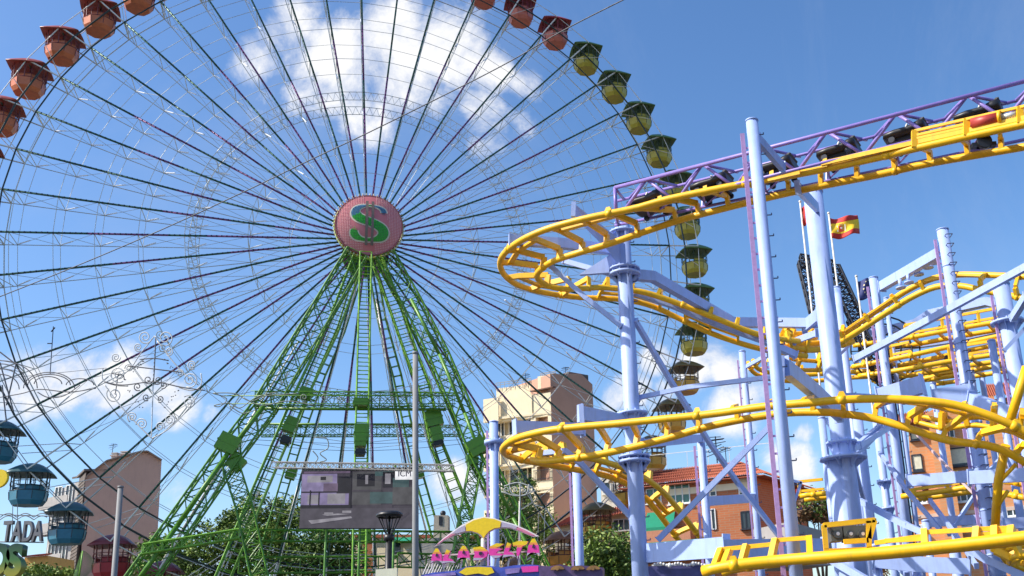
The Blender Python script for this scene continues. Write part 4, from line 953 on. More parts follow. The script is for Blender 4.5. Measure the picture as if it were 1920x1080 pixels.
# --- red brick house with tiled roof
b3 = thing('brick_house', 'red brick house with a clay tile roof and a green awning', 'building')
w = Wall(1422, 960, 70, -.22); wside = Wall(1422, 960, 70, 1.02)
uL = w.uv(1190, 960)[0]; zE = w.uv(1400, 890)[1]; s = MB(); s.prism([w.pt(uL, 0), w.pt(0, 0), w.pt(0, zE), w.pt(uL, zE)], w.n*10); s.build('wall', BRICK, b3)
s = MB(); su = wside.uv(1512, 960)[0]; s.prism([wside.pt(.0, 0, .02), wside.pt(su, 0, .02), wside.pt(su, zE, .02), wside.pt(0, zE, .02)], wside.n*1.5); s.build('side_wall', BRICK, b3)
s = MB(); rz = w.uv(1400, 858)[1]; zo = zE-.15
def roofgrid(A, B, C, D, n):      # eaves A-B, ridge D-C, rows of barrel tiles
    for i in range(n):
        u0, u1 = i/n, (i+1)/n; a, b, c, d = A.lerp(B, u0), A.lerp(B, u1), D.lerp(C, u1), D.lerp(C, u0); m_ = ((b-a)*.5); nn = (b-a).cross(d-a).normalized()
        if nn.z < 0: nn = -nn
        s.face([a, a+m_+nn*.12, d+(c-d)*.5+nn*.12, d], 0); s.face([a+m_+nn*.12, b, c, d+(c-d)*.5+nn*.12], 0)
A_, B_ = w.pt(uL-1, zo, .7), w.pt(.7, zo, .7); D_, C_ = w.pt(uL-1, rz+.2, -3.0), w.pt(-1.5, rz+.2, -3.0)
roofgrid(A_, B_, C_, D_, 70)
E_ = wside.pt(su+.8, zo-.4, .9); F_ = wside.pt(su, rz-.2, -2.5); roofgrid(B_, E_, F_, C_, 40)
s.prism([A_-UZ*.12, B_-UZ*.12, E_-UZ*.12, F_-UZ*1.2, w.pt(uL, zo-.1, -3)], UZ*.06)
for q in range(1, 5):
    a, b = A_.lerp(D_, q/5), B_.lerp(C_, q/5); s.beam(a+UZ*.14, b+UZ*.14, .1, .06)
s.build('roof', TILE, b3)
s = MB(); s.prism([w.pt(-6.5, zE-.95, .04), w.pt(.02, zE-.95, .04), w.pt(.02, zE-.5, .04), w.pt(-6.5, zE-.5, .04)], w.n*.06); s.build('cornice', CREAM, b3)
windowp(w, 1252, 905, 1294, 942, b3, 'teal', WHITE, True, 3); windowp(w, 1212, 918, 1240, 942, b3, 'teal', WHITE, True, 2); windowp(w, 1384, 898, 1408, 926, b3, 'blind', WHITE, True, 1)
windowp(w, 1389, 960, 1408, 990, b3, 'glass', DARK, True, 2); windowp(w, 1333, 955, 1343, 992, b3, 'glass', WHITE, False, 1); windowp(w, 1330, 905, 1343, 930, b3, 'glass', WHITE, True, 1)
s = MB(); a0, a1 = w.uv(1214, 962); c0, c1 = w.uv(1268, 992); s.prism([w.pt(a0, a1, .05), w.pt(c0, a1, .05), w.pt(c0+.1, c1+.1, 1.3), w.pt(a0-.1, c1+.1, 1.3)], UZ*-.06); s.prism([w.pt(a0-.1, c1+.1, 1.32), w.pt(c0+.1, c1+.1, 1.32), w.pt(c0+.1, c1-.25, 1.32), w.pt(a0-.1, c1-.25, 1.32)], w.n*.02); s.build('awning', AWN, b3)
s = MB(); a0, a1 = w.uv(1190, 1003); c0, c1 = w.uv(1305, 1024); s.prism([w.pt(a0, c1, 1.6), w.pt(c0, c1, 1.6), w.pt(c0, a1, 1.6), w.pt(a0, a1, 1.6)], w.n*1.6); s.build('terrace_wall', mat('terracotta_render', (.50, .22, .13), .9), b3)
s = MB(); a0, a1 = w.uv(1190, 1027); c0, c1 = w.uv(1325, 1044); s.prism([w.pt(a0, c1, 2.2), w.pt(c0, c1, 2.2), w.pt(c0, a1, 1.7), w.pt(a0, a1, 1.7)], UZ*.08); s.build('awning', AWN, b3)
s = MB(); u, z = w.uv(1230, 850); 
for i in range(7): s.beam(w.pt(uL+1.6*i, rz+.1, -4), w.pt(uL+1.6*i, rz+1.6, -4), .04, .04)
s.beam(w.pt(uL, rz+1.6, -4), w.pt(uL+9.6, rz+1.6, -4), .04, .04); s.build('roof_railing', WHITE, b3)
# --- orange brick block on the right
b4 = thing('brick_apartments', 'tall orange brick apartment block behind the coaster with cream blinds', 'building')
w = Wall(1760, 900, 62, -.26)
def face(pxs, th, name, m, ot=0):
    s = MB(); s.prism([w.hit(*q)-w.n*ot for q in pxs], w.n*th); return s.build(name, m, b4)
uA = w.uv(1692, 1000)[0]; uB = w.uv(1990, 1000)[0]; z_ = lambda py, x=1800: w.uv(x, py)[1]
s = MB(); s.prism([w.pt(uA, 0), w.pt(uB, 0), w.pt(uB, z_(742, 1900)), w.pt(w.uv(1840, 700)[0], z_(752, 1840)), w.pt(w.uv(1760, 700)[0], z_(758, 1760)), w.pt(w.uv(1690, 700)[0], z_(795, 1690))], w.n*9); s.build('wall', OBRICK, b4)
s = MB(); s.prism([w.pt(w.uv(1742, 800)[0], z_(1060)), w.pt(w.uv(1775, 800)[0], z_(1060)), w.pt(w.uv(1775, 800)[0], z_(770)), w.pt(w.uv(1742, 800)[0], z_(770))], -w.n*.7); s.build('brick_bay', OBRICK, b4)
s = MB(); A_, B_ = w.pt(w.uv(1682, 800)[0], z_(800, 1690), .8), w.pt(w.uv(1745, 800)[0], z_(795, 1745), .8); roofgrid(A_, B_, B_+w.n*2.4+UZ*1.1, A_+w.n*2.4+UZ*1.1, 16); s.build('roof', TILE, b4); s = MB()
A_, B_ = w.pt(w.uv(1848, 745)[0], z_(750, 1850), .8), w.pt(w.uv(1990, 745)[0], z_(742, 1960), .8); roofgrid(A_, B_, B_+w.n*3.4+UZ*1.5, A_+w.n*3.4+UZ*1.5, 34)
s.build('roof', TILE, b4)
s = MB(); s.prism([w.pt(w.uv(1850, 700)[0], z_(755), -3), w.pt(w.uv(1862, 700)[0], z_(755), -3), w.pt(w.uv(1862, 700)[0], z_(722), -3), w.pt(w.uv(1850, 700)[0], z_(722), -3)], w.n*1); s.build('chimney', OBRICK, b4)
for z in (1003, 958, 915, 870, 826): pass
s = MB(); s.beam(w.pt(uA-.1, z_(962), .04), w.pt(uB, z_(962), .04), .12, .22); s.build('string_course', mat('pale_stone', (.6, .45, .36), .9), b4)
for x0, y0, x1, y1, kd, pn in ((1707, 812, 1722, 824, 'blind', 1), (1709, 854, 1731, 882, 'blind', 1), (1780, 842, 1818, 871, 'blind', 1), (1862, 842, 1880, 868, 'glass', 2), (1788, 926, 1826, 938, 'glass', 3), (1720, 930, 1738, 942, 'glass', 2), (1718, 985, 1738, 1000, 'glass', 2), (1795, 972, 1835, 985, 'glass', 3), (1886, 952, 1912, 966, 'glass', 2), (1897, 845, 1915, 868, 'blind', 1), (1905, 790, 1935, 812, 'glass', 3), (1770, 800, 1790, 820, 'glass', 2)):
    windowp(w, x0, y0, x1, y1, b4, kd, DARK if kd == 'blind' else WHITE, True, pn)
# --- lower white building with green awning, behind the screen
b5 = thing('low_house', 'low cream house with a green awning behind the wheel legs', 'building')
w = Wall(760, 1040, 84, .0); s = MB(); s.prism([w.hit(655, 1010), w.hit(705, 1004), w.hit(860, 1004), w.hit(905, 1012), Vector((w.hit(905, 1012).x, w.o.y, 0)), Vector((w.hit(655, 1010).x, w.o.y, 0))], w.n*8); s.build('wall', CREAM, b5)
s = MB(); s.prism([w.hit(680, 1010)-w.n*.1, w.hit(700, 1010)-w.n*.1, w.hit(700, 1100)-w.n*.1, w.hit(680, 1100)-w.n*.1], w.n*.1); s.build('brick_pier', BRICK, b5)
s = MB(); a, b = w.hit(738, 1005), w.hit(775, 1005); s.prism([a-w.n*.05, b-w.n*.05, w.hit(778, 1016)-w.n*1.4, w.hit(735, 1022)-w.n*1.4], UZ*-.06); s.build('awning', AWN, b5)
windowp(w, 735, 1016, 750, 1036, b5, 'glass', DARK, True, 1); windowp(w, 790, 1020, 806, 1038, b5, 'glass', WHITE, True, 2)
s = MB(); s.prism([w.hit(655, 1008)-w.n*.3, w.hit(905, 1010)-w.n*.3, w.hit(905, 1004)-w.n*.3, w.hit(655, 1002)-w.n*.3], w.n*.6); s.build('eave', TILE, b5)
b6 = thing('terraced_house', 'white house with clay tile roof right of the cream tower', 'building')
w = Wall(1150, 1000, 80, -.05); s = MB(); s.prism([w.hit(1040, 990), w.hit(1120, 960), w.hit(1215, 962), Vector((w.hit(1215, 962).x, w.o.y, 0)), Vector((w.hit(1040, 990).x, w.o.y, 0))], w.n*8); s.build('wall', CREAM, b6)
s = MB(); roofgrid(w.hit(1035, 993)-w.n*.6, w.hit(1200, 958)-w.n*.6, w.hit(1185, 940)+w.n*1.4, w.hit(1060, 968)+w.n*1.4, 34); s.build('roof', TILE, b6)
windowp(w, 1150, 975, 1180, 993, b6, 'glass', WHITE, True, 3); windowp(w, 1062, 1005, 1085, 1020, b6, 'glass', WHITE, True, 2)
b7 = thing('white_house', 'white block seen between the tower and the thick coaster column', 'building')
w = Wall(1150, 930, 88, -.05); s = MB(); s.prism([w.hit(1125, 880), w.hit(1160, 873), w.hit(1235, 878), Vector((w.hit(1235, 878).x, w.o.y, 0)), Vector((w.hit(1125, 880).x, w.o.y, 0))], w.n*6); s.build('wall', mat('white_render', (.66, .62, .56), .9, dirt=.15), b7)
windowp(w, 1130, 905, 1145, 925, b7, 'glass', WHITE, True, 1)
b8 = thing('orange_kiosk_house', 'small orange and white house at the lower left beyond the gable block', 'building')
w = Wall(60, 1050, 92, .1); s = MB(); s.prism([w.hit(46, 1045), w.hit(90, 1042), w.hit(90, 1110), w.hit(46, 1110)], w.n*5); s.build('wall', mat('orange_render', (.66, .36, .10), .9), b8)
s = MB(); roofgrid(w.hit(44, 1046)-w.n*.4, w.hit(92, 1043)-w.n*.4, w.hit(88, 1037)+w.n, w.hit(58, 1040)+w.n, 14); s.build('roof', TILE, b8)
b9 = thing('rooftop_cabin', 'beige rooftop plant box carrying a dark ball between the right wheel legs', 'rooftop box')
w = Wall(830, 985, 76, .1); s = MB(); a = w.hit(818, 1010); b = w.hit(838, 965); s.prism([w.hit(812, 1010), w.hit(840, 1010), w.hit(840, 966), w.hit(814, 966)], w.n*1.2); s.build('wall', mat('beige_box', (.52, .46, .38), .8, dirt=.2), b9)
s = MB(); s.sphere(w.hit(829, 961)+w.n*.5, .22, 12); s.prism([w.hit(823, 985)-w.n*.03, w.hit(830, 985)-w.n*.03, w.hit(830, 968)-w.n*.03, w.hit(823, 968)-w.n*.03], w.n*.02); s.build('vent', DARK, b9)
s = MB(); s.box(w.hit(826, 1012)+w.n*.5+UZ*-3, 2.4, 2, 6.2); s.build('shaft', CONC, b9)
b10 = thing('far_shed', 'long grey shed roof behind the red brick house and the thick column', 'building')
w = Wall(1520, 1000, 48, .55); s = MB(); s.prism([w.hit(1480, 978), w.hit(1560, 1000), w.hit(1560, 1060), w.hit(1480, 1060)], w.n*3); s.build('wall', mat('grey_tarp', (.30, .28, .27), .8, 0, .15, 1.5, .2, dirt=.3), b10)
# ================================================================== TREES
def leafmat(n, c): return mat(n, c, .6, 0, .45, 1.4)
LM = [leafmat('leaf_dark', (.05, .095, .016)), leafmat('leaf_mid', (.10, .175, .022)), leafmat('leaf_light', (.19, .27, .04))]
BARK = mat('bark', (.10, .07, .045), .95, 0, .3, 5, .4)
def tree(name, lab, c, blobs, n, leaf, trunk_h, trunk_r, grp='trees behind the rides', mats3=LM):
    rnd = random.Random(hash(lab) % 9999 if False else len(lab)*7+int(c[0]*3)); t = thing(name, lab, 'tree', grp, (c[0], c[1], 0)); s = MB()
    s.path([(0, 0, 0), (.1, .05, trunk_h*.5), (0, .1, trunk_h)], trunk_r, 8)
    for (bx, by, bz, r, sz) in blobs:
        s.tube((0, .1, trunk_h*.8), (bx*.8, by*.8, bz-.2*r), trunk_r*.45, 6, 0, trunk_r*.12)
        for _ in range(4):
            a = rnd.uniform(0, 6.28); s.tube((bx*.6, by*.6, (bz+trunk_h)*.5), (bx+r*.6*math.cos(a), by+r*.6*math.sin(a), bz+rnd.uniform(-.2, .5)*r), trunk_r*.2, 5, 0, .02)
    s.build('trunk', BARK, t); s = MB(); tot = sum(b[3]**2*b[4] for b in blobs)
    for (bx, by, bz, r, sz) in blobs:
        k = int(n*r*r*sz/tot); cl_ = max(6, k//26)
        for _ in range(cl_):
            u = rnd.uniform(-1, 1); a = rnd.uniform(0, 6.283); q = rnd.uniform(.45, 1.06)**.6; sq = math.sqrt(1-u*u)
            cx, cy, cz = bx+r*q*sq*math.cos(a), by+r*q*sq*math.sin(a), bz+r*sz*q*u; mi = rnd.choices((0, 1, 2), (3, 4, 3))[0]; cr = rnd.uniform(.16, .34)*min(r, 1.6)+leaf
            for _ in range(26):
                p = Vector((cx+rnd.gauss(0, cr*.55), cy+rnd.gauss(0, cr*.55), cz+rnd.gauss(0, cr*.4))); d = Vector((rnd.gauss(0, 1), rnd.gauss(0, 1), rnd.gauss(-.3, .7))).normalized(); e = d.cross(Vector((rnd.gauss(0, 1), rnd.gauss(0, 1), rnd.gauss(0, 1)))).normalized(); L_ = leaf*rnd.uniform(.6, 1.3)
                s.face([p-d*L_, p+e*L_*.45, p+d*L_, p-e*L_*.45], mi)
    s.build('crown', mats3, t); return t
def tpx(name, lab, bl, Y, n, leaf, **k):   # blobs given by pixel centre and pixel radius
    c = P(bl[0][0], bl[0][1], Y); o = []
    rnd = random.Random(len(bl))
    for px, py, pr, sz in bl:
        q = P(px, py, Y); o.append((q.x-c.x, rnd.uniform(-1.2, 1.2), q.z, pr*Y*1.03/FPX, sz))
    tr = min(b[2] for b in o)
    return tree(name, lab, (c.x, c.y), o, n, leaf, max(.8, tr-1), .28, **k)
tpx('leafy_tree', 'broad sunlit leafy tree left of the video screen', [(470, 1010, 62, 1), (400, 1035, 55, 1), (520, 985, 50, .9), (560, 1010, 55, 1), (430, 985, 38, .8), (370, 1065, 50, .9), (500, 1060, 70, .8), (340, 1050, 40, .9), (480, 950, 26, .9), (545, 950, 22, .8)], 80, 19000, .17)
tpx('shade_tree', 'dark green tree below the video screen', [(610, 1040, 50, 1), (590, 1075, 60, .8), (640, 1060, 40, 1), (560, 1060, 50, .8), (620, 1010, 30, .8)], 78, 9000, .16, mats3=[LM[0], LM[0], LM[1]])
tpx('leafy_tree', 'green tree at the foot of the cream tower behind the sign', [(965, 950, 40, 1.1), (1000, 985, 40, 1), (950, 1000, 45, 1), (920, 1020, 40, .9), (1010, 1020, 45, .9), (985, 900, 18, 1)], 86, 9000, .16, mats3=[LM[0], LM[1], LM[1]])
tpx('leafy_tree', 'round green tree between the two thin columns right of the sign', [(1130, 1035, 42, 1), (1165, 1045, 40, 1), (1100, 1050, 35, .9), (1150, 1075, 45, .8), (1110, 1075, 40, .8)], 58, 9000, .13)
tpx('leafy_tree', 'thin green tree at the foot of the left wheel leg', [(300, 1040, 34, .9), (275, 1065, 30, .9), (325, 1068, 34, .9)], 84, 4500, .16, mats3=[LM[1], LM[1], LM[2]])
tpx('leafy_bush', 'pale green bushes at the bottom left corner beyond the letters', [(60, 1075, 26, .6), (100, 1078, 24, .6), (25, 1080, 20, .6), (130, 1080, 20, .6)], 70, 2600, .13, grp='bushes', mats3=[LM[1], LM[2], LM[2]])
tpx('bare_tree', 'brownish tree far behind the red brick house', [(1530, 955, 32, .9), (1500, 960, 22, .9), (1555, 960, 24, .9), (1625, 1075, 34, .5)], 66, 3000, .16, grp='autumn trees', mats3=[leafmat('leaf_brown', (.12, .075, .03)), leafmat('leaf_rust', (.17, .09, .04)), LM[1]])
# ================================================================== FRONT OBJECTS
# --- video screen
YS = 50
scr = thing('video_screen', 'large dark video screen on a truss showing a blurred street, ICM in its corner', 'video screen', loc=(0, 0, 0))
SA, SB = P(567, 884, YS), P(776, 881, YS-1.2); SD, SC = P(565, 990, YS), P(776, 991, YS-1.2)
SD = Vector((SA.x, SA.y, SD.z)); SC = Vector((SB.x, SB.y, SC.z)); ex = SB-SA; ez = SD-SA; en = ex.cross(ez).normalized()
if en.y > 0: en = -en
sp2 = lambda u, v, o=0: SA+ex*u+ez*v+en*o
s = MB(); s.prism([sp2(-.005, -.02, -.3), sp2(1.005, -.02, -.3), sp2(1.005, 1.01, -.3), sp2(-.005, 1.01, -.3)], en*.29); s.build('housing', DARK, scr)
def em(n, c, e=.45):
    m = bpy.data.materials.new(n); m.use_nodes = True; b = m.node_tree.nodes['Principled BSDF']; t = m.node_tree; b.inputs['Base Color'].default_value = (.012, .012, .014, 1); b.inputs['Roughness'].default_value = .8; b.inputs['Specular IOR Level'].default_value = .15
    co = t.nodes.new('ShaderNodeTexCoord'); n_ = t.nodes.new('ShaderNodeTexNoise'); n_.inputs['Scale'].default_value = 2.2; n_.inputs['Detail'].default_value = 8; t.links.new(co.outputs['Object'], n_.inputs[0]); r = t.nodes.new('ShaderNodeValToRGB'); t.links.new(n_.outputs['Fac'], r.inputs[0])
    r.color_ramp.elements[0].position = .3; r.color_ramp.elements[1].position = .7; r.color_ramp.elements[0].color = tuple(x*.72 for x in c)+(1,); r.color_ramp.elements[1].color = tuple(x*1.25 for x in c)+(1,)
    t.links.new(r.outputs[0], b.inputs['Emission Color']); b.inputs['Emission Strength'].default_value = e; return m
sm = [em('screen_dark', (.085, .075, .10)), em('screen_violet', (.36, .30, .55)), em('screen_grey', (.12, .12, .13)), em('screen_teal', (.08, .15, .16)), em('screen_white', (.42, .40, .46)), em('screen_black', (.02, .02, .03)), em('screen_road', (.11, .10, .13)), em('screen_mauve', (.21, .15, .25)), em('screen_logo', (.75, .75, .78), .9)]
s = MB(); lay = 0
pat = [(0, 0, 1, 1, 0), (0, .05, .32, .62, 1), (.05, .08, .28, .2, 4), (.17, .1, .22, .16, 5), (.2, .22, .34, .36, 7), (.02, .40, .43, .60, 1), (.06, .42, .16, .58, 4), (.24, .40, .40, .58, 4), (.33, .1, .44, .38, 5), (.0, .36, .45, .385, 5), (.46, .02, .72, .60, 2), (.50, .06, .66, .28, 5), (.575, .08, .60, .24, 4), (.62, .38, .82, .58, 3), (.66, .02, .82, .10, 3),
       (.73, .03, .9, .3, 5), (.75, .06, .80, .24, 4), (.82, .14, .96, .3, 3), (.82, .3, 1, .6, 2), (0, .60, .46, .66, 5), (0, .66, 1, 1, 6), (.5, .60, .82, .66, 0), (.22, .73, .30, .76, 4), (.38, .70, .46, .74, 4), (.02, .0, .44, .04, 7), (.16, .36, .17, .62, 5), (.08, .34, .09, .62, 5), (.44, .0, .455, .66, 5), (.46, .34, .72, .37, 0), (.84, .0, 1, .17, 8)]
for u0, v0, u1, v1, mi in pat:
    s.prism([sp2(u0, v0, .0), sp2(u1, v0, .0), sp2(u1, v1, .0), sp2(u0, v1, .0)], en*(.004+.0015*lay), mi); lay += 1
s.prism([sp2(.08, .87, 0), sp2(.46, .80, 0), sp2(.47, .83, 0), sp2(.11, .93, 0)], en*.055, 4); s.prism([sp2(.2, .77, 0), sp2(.34, .75, 0), sp2(.45, .76, 0), sp2(.25, .79, 0)], en*.055, 4); s.prism([sp2(.86, .84, 0), sp2(.96, .73, 0), sp2(.97, .75, 0), sp2(.9, .86, 0)], en*.055, 0)
s.build('display', sm, scr)
def text(txt, p, xd, up, h, m, parent, name='lettering', ext=.01, bold=0, sx=1.0, origin='LEFT', off=0):
    cu = bpy.data.curves.new(name, 'FONT'); cu.body = txt; cu.size = 1; cu.extrude = ext/h; cu.align_x = origin; cu.offset = bold
    o = bpy.data.objects.new(name, cu); col.objects.link(o); bpy.context.view_layer.update()
    me = bpy.data.meshes.new_from_object(o.evaluated_get(bpy.context.evaluated_depsgraph_get())); bpy.data.objects.remove(o)
    x = xd.normalized(); u = up.normalized(); z = x.cross(u); me.transform(Matrix(((x.x*h*sx, u.x*h, z.x*h, p.x), (x.y*h*sx, u.y*h, z.y*h, p.y), (x.z*h*sx, u.z*h, z.z*h, p.z), (0, 0, 0, 1))))
    me.materials.clear(); me.materials.append(m); o = bpy.data.objects.new(name, me); col.objects.link(o)
    if parent: o.parent = parent
    return o
text('ICM', sp2(.865, .115, .065), ex, -ez, .42, em('logo_navy', (.02, .02, .08)), scr)
text('networks', sp2(.875, .155, .065), ex, -ez, .12, sm[0], scr) if False else None
s = MB(); lattice(s, P(514, 872, YS+.4), P(850, 878, YS-2), UZ*.30, Vector((0, .35, 0)), .022, .012, 30); s.build('truss', CONC, scr)
s = MB()
for i in range(26): s.box(sp2((i+.5)/26, -.035, .02), .10, .06, .07, 0)
s.beam(sp2(0, -.02, -.1), sp2(1, -.02, -.1), .3, .14); s.build('clamp_row', [BLACK], scr)
for u in (.2, .5, .8):
    s = MB(); a = sp2(u, 0, -.4); s.tube(a+UZ*.3, Vector((a.x, a.y, 0)), .06, 8); s.build('post', GREEN, scr)
# --- plain grey poles
def pole(px, ptop, pbot, Y, r, lab, lean=0, m=None):
    a = P(pbot[0], pbot[1], Y); b = P(ptop[0], ptop[1], Y); d = b-a; base_ = a-d*(a.z/d.z); s = MB(); s.tube(base_, b, r*1.25, 16, 0, r); s.tube(b, b+UZ*.04, r*1.12, 16); s.tube(base_, base_+UZ*.25, r*1.9, 16)
    s.tube(base_+d*.25, base_+d*.25+d.normalized()*.06, r*1.42, 16)
    return tag(s.build('grey_pole', m or mat('pole_grey', (.20, .205, .21), .65, .0, .1, 5, dirt=.2), None), lab, 'pole')
pole(779, (779, 664), (779, 1080), 16, .045, 'tall grey metal pole standing in front of the wheel and the video screen')
pole(220, (226, 915), (214, 1080), 20, .05, 'shorter grey metal pole in front of the pink gable block')
# --- street lamp
c = P(728, 1075, 22); t = thing('street_lamp', 'black lantern street lamp with a conical head in front of the video screen', 'street lamp', loc=(c.x, c.y, 0))
zt_ = P(728, 964, 22).z; zn = P(728, 1003, 22).z; s = MB(); s.tube((0, 0, 0), (0, 0, zn), .085, 12, 0, .07); s.tube((0, 0, zn-.12), (0, 0, zn), .11, 12); s.tube((0, 0, 0), (0, 0, .6), .15, 12); s.build('post', BLACK, t)
s = MB(); rg = lambda r, z: [Vector((r*math.cos(k*math.pi/9), r*math.sin(k*math.pi/9), z)) for k in range(18)]
s.grid([rg(.02, zt_+.06), rg(.2, zt_+.05), rg(.28, zt_), rg(.28, zt_-.05), rg(.2, zt_-.05), rg(.03, zt_-.03)]); s.build('lamp_cap', BLACK, t)
s = MB()
for k in range(6): a = k*math.pi/3+.5; s.tube((.25*math.cos(a), .25*math.sin(a), zt_-.04), (.06*math.cos(a), .06*math.sin(a), zn), .013, 5)
s.path([(.25*math.cos(k*math.pi/9), .25*math.sin(k*math.pi/9), zt_-.06) for k in range(18)], .014, 4, 0, True); s.tube((0, 0, zn), (0, 0, zt_), .025, 8)
s.path(rg(.05, zn+.12), .012, 4, 0, True); s.build('cage_bars', BLACK, t)
# --- white sign box under the lamp
s = MB(); a = P(725, 1076, 21.2); s.box((a.x, a.y, a.z-.3), .44, .06, .80); s.tube((a.x, a.y+.05, 0), (a.x, a.y+.05, a.z), .04, 8); tag(s.build('notice_board', mat('ivory_board', (.72, .70, .52), .6, dirt=.1), None), 'plain ivory notice board below the black street lamp', 'notice board')
# --- ALADELTA ride sign
YD = 27
ad = thing('ride_sign', 'ride sign reading ALADELTA in pink and yellow letters under a yellow hang glider', 'ride sign', loc=(0, 0, 0))
def px_poly(pts, Y, th, mi, mb): mb.prism([P(x, y, Y) for x, y in pts], (0, th, 0), mi)
SY = mat('sign_yellow', (.85, .60, .01), .4, 0, .1, 12); SPK = mat('sign_pink', (.78, .05, .36), .4, 0, .1, 12); SLL = mat('sign_lilac', (.45, .40, .52), .5, 0, .1, 20); SRP = mat('sign_rose', (.62, .20, .32), .5, 0, .1, 20); SWH = mat('sign_white', (.75, .74, .72), .4); SOR = mat('sign_orange', (.85, .30, .06), .4)
zx = lambda X, Y_: (780+X/6, 940+Y_/6)
s = MB()
outline = [(205, 512), (300, 420), (420, 330), (520, 262), (640, 200), (760, 172), (880, 190), (960, 215), (1100, 255), (1240, 315), (1385, 390), (1320, 400), (1180, 345), (1060, 305), (960, 300), (880, 315), (820, 350), (780, 400), (755, 440), (725, 395), (690, 365), (620, 345), (540, 350), (430, 385), (330, 430)]
px_poly([zx(*p) for p in outline], YD+.06, .08, 3, s)
def sub(pts, mi): px_poly([zx(*p) for p in pts], YD, .05, mi, s)
sub([(560, 262), (650, 212), (760, 184), (880, 200), (955, 228), (945, 292), (880, 302), (820, 335), (780, 380), (757, 415), (735, 380), (690, 352), (620, 332), (565, 335)], 0)
sub([(400, 362), (470, 308), (550, 268), (555, 335), (470, 358)], 1); sub([(965, 232), (1090, 266), (1150, 292), (1120, 312), (1060, 295), (962, 290)], 1)
sub([(230, 490), (310, 425), (395, 366), (440, 368), (340, 418)], 2); sub([(1135, 285), (1240, 330), (1340, 385), (1300, 380), (1200, 340), (1130, 315)], 2)
s.build('glider', [SY, SLL, SRP, SWH], ad)
letters = {'A': [[(0, 1), (.12, .4), (.42, 0), (.62, .0), (.9, .4), (1, 1), (.72, .82), (.5, .78), (.28, .82)], [(.4, .52), (.5, .28), (.62, .52)]],
 'L': [[(.35, 0), (.62, .1), (.42, .62), (.7, .66), (1, .95), (.5, .9), (0, 1), (.1, .6)]], 'D': [[(0, .1), (.6, 0), (1, .3), (.95, .7), (.6, .95), (0, 1), (.12, .55)], [(.4, .42), (.6, .38), (.62, .55), (.42, .62)]],
 'E': [[(.1, .2), (.55, 0), (1, .05), (.7, .25), (.5, .32), (.95, .38), (.6, .52), (.5, .66), (1, .72), (.7, .95), (.3, 1), (0, .7)]], 'T': [[(0, .1), (.4, 0), (1, .02), (.9, .2), (.62, .3), (.45, .7), (.3, 1), (.25, .6), (.3, .28), (.05, .3)]]}
spec = [('A', 165, 530, 295, 700), ('L', 290, 540, 440, 700), ('A', 460, 500, 605, 665), ('D', 640, 505, 805, 665), ('E', 815, 470, 985, 640), ('L', 975, 460, 1125, 632), ('T', 1085, 445, 1260, 650), ('A', 1245, 420, 1392, 615)]
for ch, x0, y0, x1, y1 in spec:
    s = MB(); po = letters[ch][0]; m_ = lambda u, v: zx(x0+(x1-x0)*u, y0+(y1-y0)*v)
    px_poly([m_(u, v) for u, v in po], YD-.1, .12, 0, s)
    # colour bands clipped by height: yellow top, pink middle, lilac foot
    def clip(poly, lo_, hi):
        def cl1(pp, c_, sgn):
            o = []
            for i in range(len(pp)):
                a, b = pp[i], pp[(i+1) % len(pp)]; ia, ib = (a[1]-c_)*sgn >= 0, (b[1]-c_)*sgn >= 0
                if ia: o.append(a)
                if ia != ib: k = (c_-a[1])/(b[1]-a[1]); o.append((a[0]+(b[0]-a[0])*k, c_))
            return o
        return cl1(cl1(poly, lo_, 1), hi, -1)
    for lo_, hi, mi in ((0, .22, 1), (.22, .36, 4), (.36, .82, 0), (.82, 1.01, 2)):
        q = clip(po, lo_, hi)
        if len(q) > 2: px_poly([m_(u, v) for u, v in q], YD-.12, .015, mi, s)
    if len(letters[ch]) > 1: px_poly([m_(u, v) for u, v in letters[ch][1]], YD-.14, .015, 3, s)
    s.build('letter', [SPK, SY, SLL, DARK, SOR], ad)
s = MB()
for x in (195, 330, 520, 700, 740, 900, 1050, 1165, 1320): s.beam(P(*zx(x, 640), YD+.1), P(*zx(x-20, 760), YD+.1), .04, .04)
s.tube(P(*zx(755, 420), YD+.1), P(*zx(760, 720), YD+.1), .06, 8); s.tube(P(*zx(1165, 0), YD+.2), P(*zx(1150, 760), YD+.2), .018, 6); s.beam(P(*zx(160, 610), YD+.12), P(*zx(1390, 560), YD+.12), .04, .04)
for i in range(14): s.tube(P(*zx(80+i*30, 820), YD+.2), P(*zx(130+i*30, 700+8*(i % 3)), YD+.2), .012, 4)
s.build('sign_frame', GREYW, ad)
s = MB(); top_ = [(60, 830), (200, 800), (440, 780), (560, 735), (700, 725), (860, 730), (960, 745), (1100, 720), (1250, 710), (1385, 718), (1385, 900), (60, 900)]
px_poly([zx(*p) for p in top_], YD-.1, .4, 0, s); px_poly([zx(*p) for p in [(480, 800), (560, 745), (700, 735), (850, 742), (880, 800), (800, 830), (700, 810), (560, 830)]], YD-.16, .05, 1, s)
px_poly([zx(*p) for p in [(1180, 735), (1375, 725), (1375, 790), (1200, 800)]], YD-.16, .05, 2, s); px_poly([zx(*p) for p in [(1000, 760), (1170, 745), (1160, 800), (1010, 820)]], YD-.16, .05, 3, s); px_poly([zx(*p) for p in [(90, 835), (440, 795), (450, 830), (90, 860)]], YD-.16, .05, 3, s)
s.build('painted_fascia', [mat('fascia_blue', (.06, .09, .42), .4, 0, .4, 3), SY, SPK, mat('fascia_lilac', (.28, .2, .5), .4, 0, .4, 4)], ad)
s = MB()
for x in (300, 1050): a = P(*zx(x, 820), YD+.3); s.tube((a.x, a.y, 0), a, .1, 8)
s.build('post', DARK, ad)
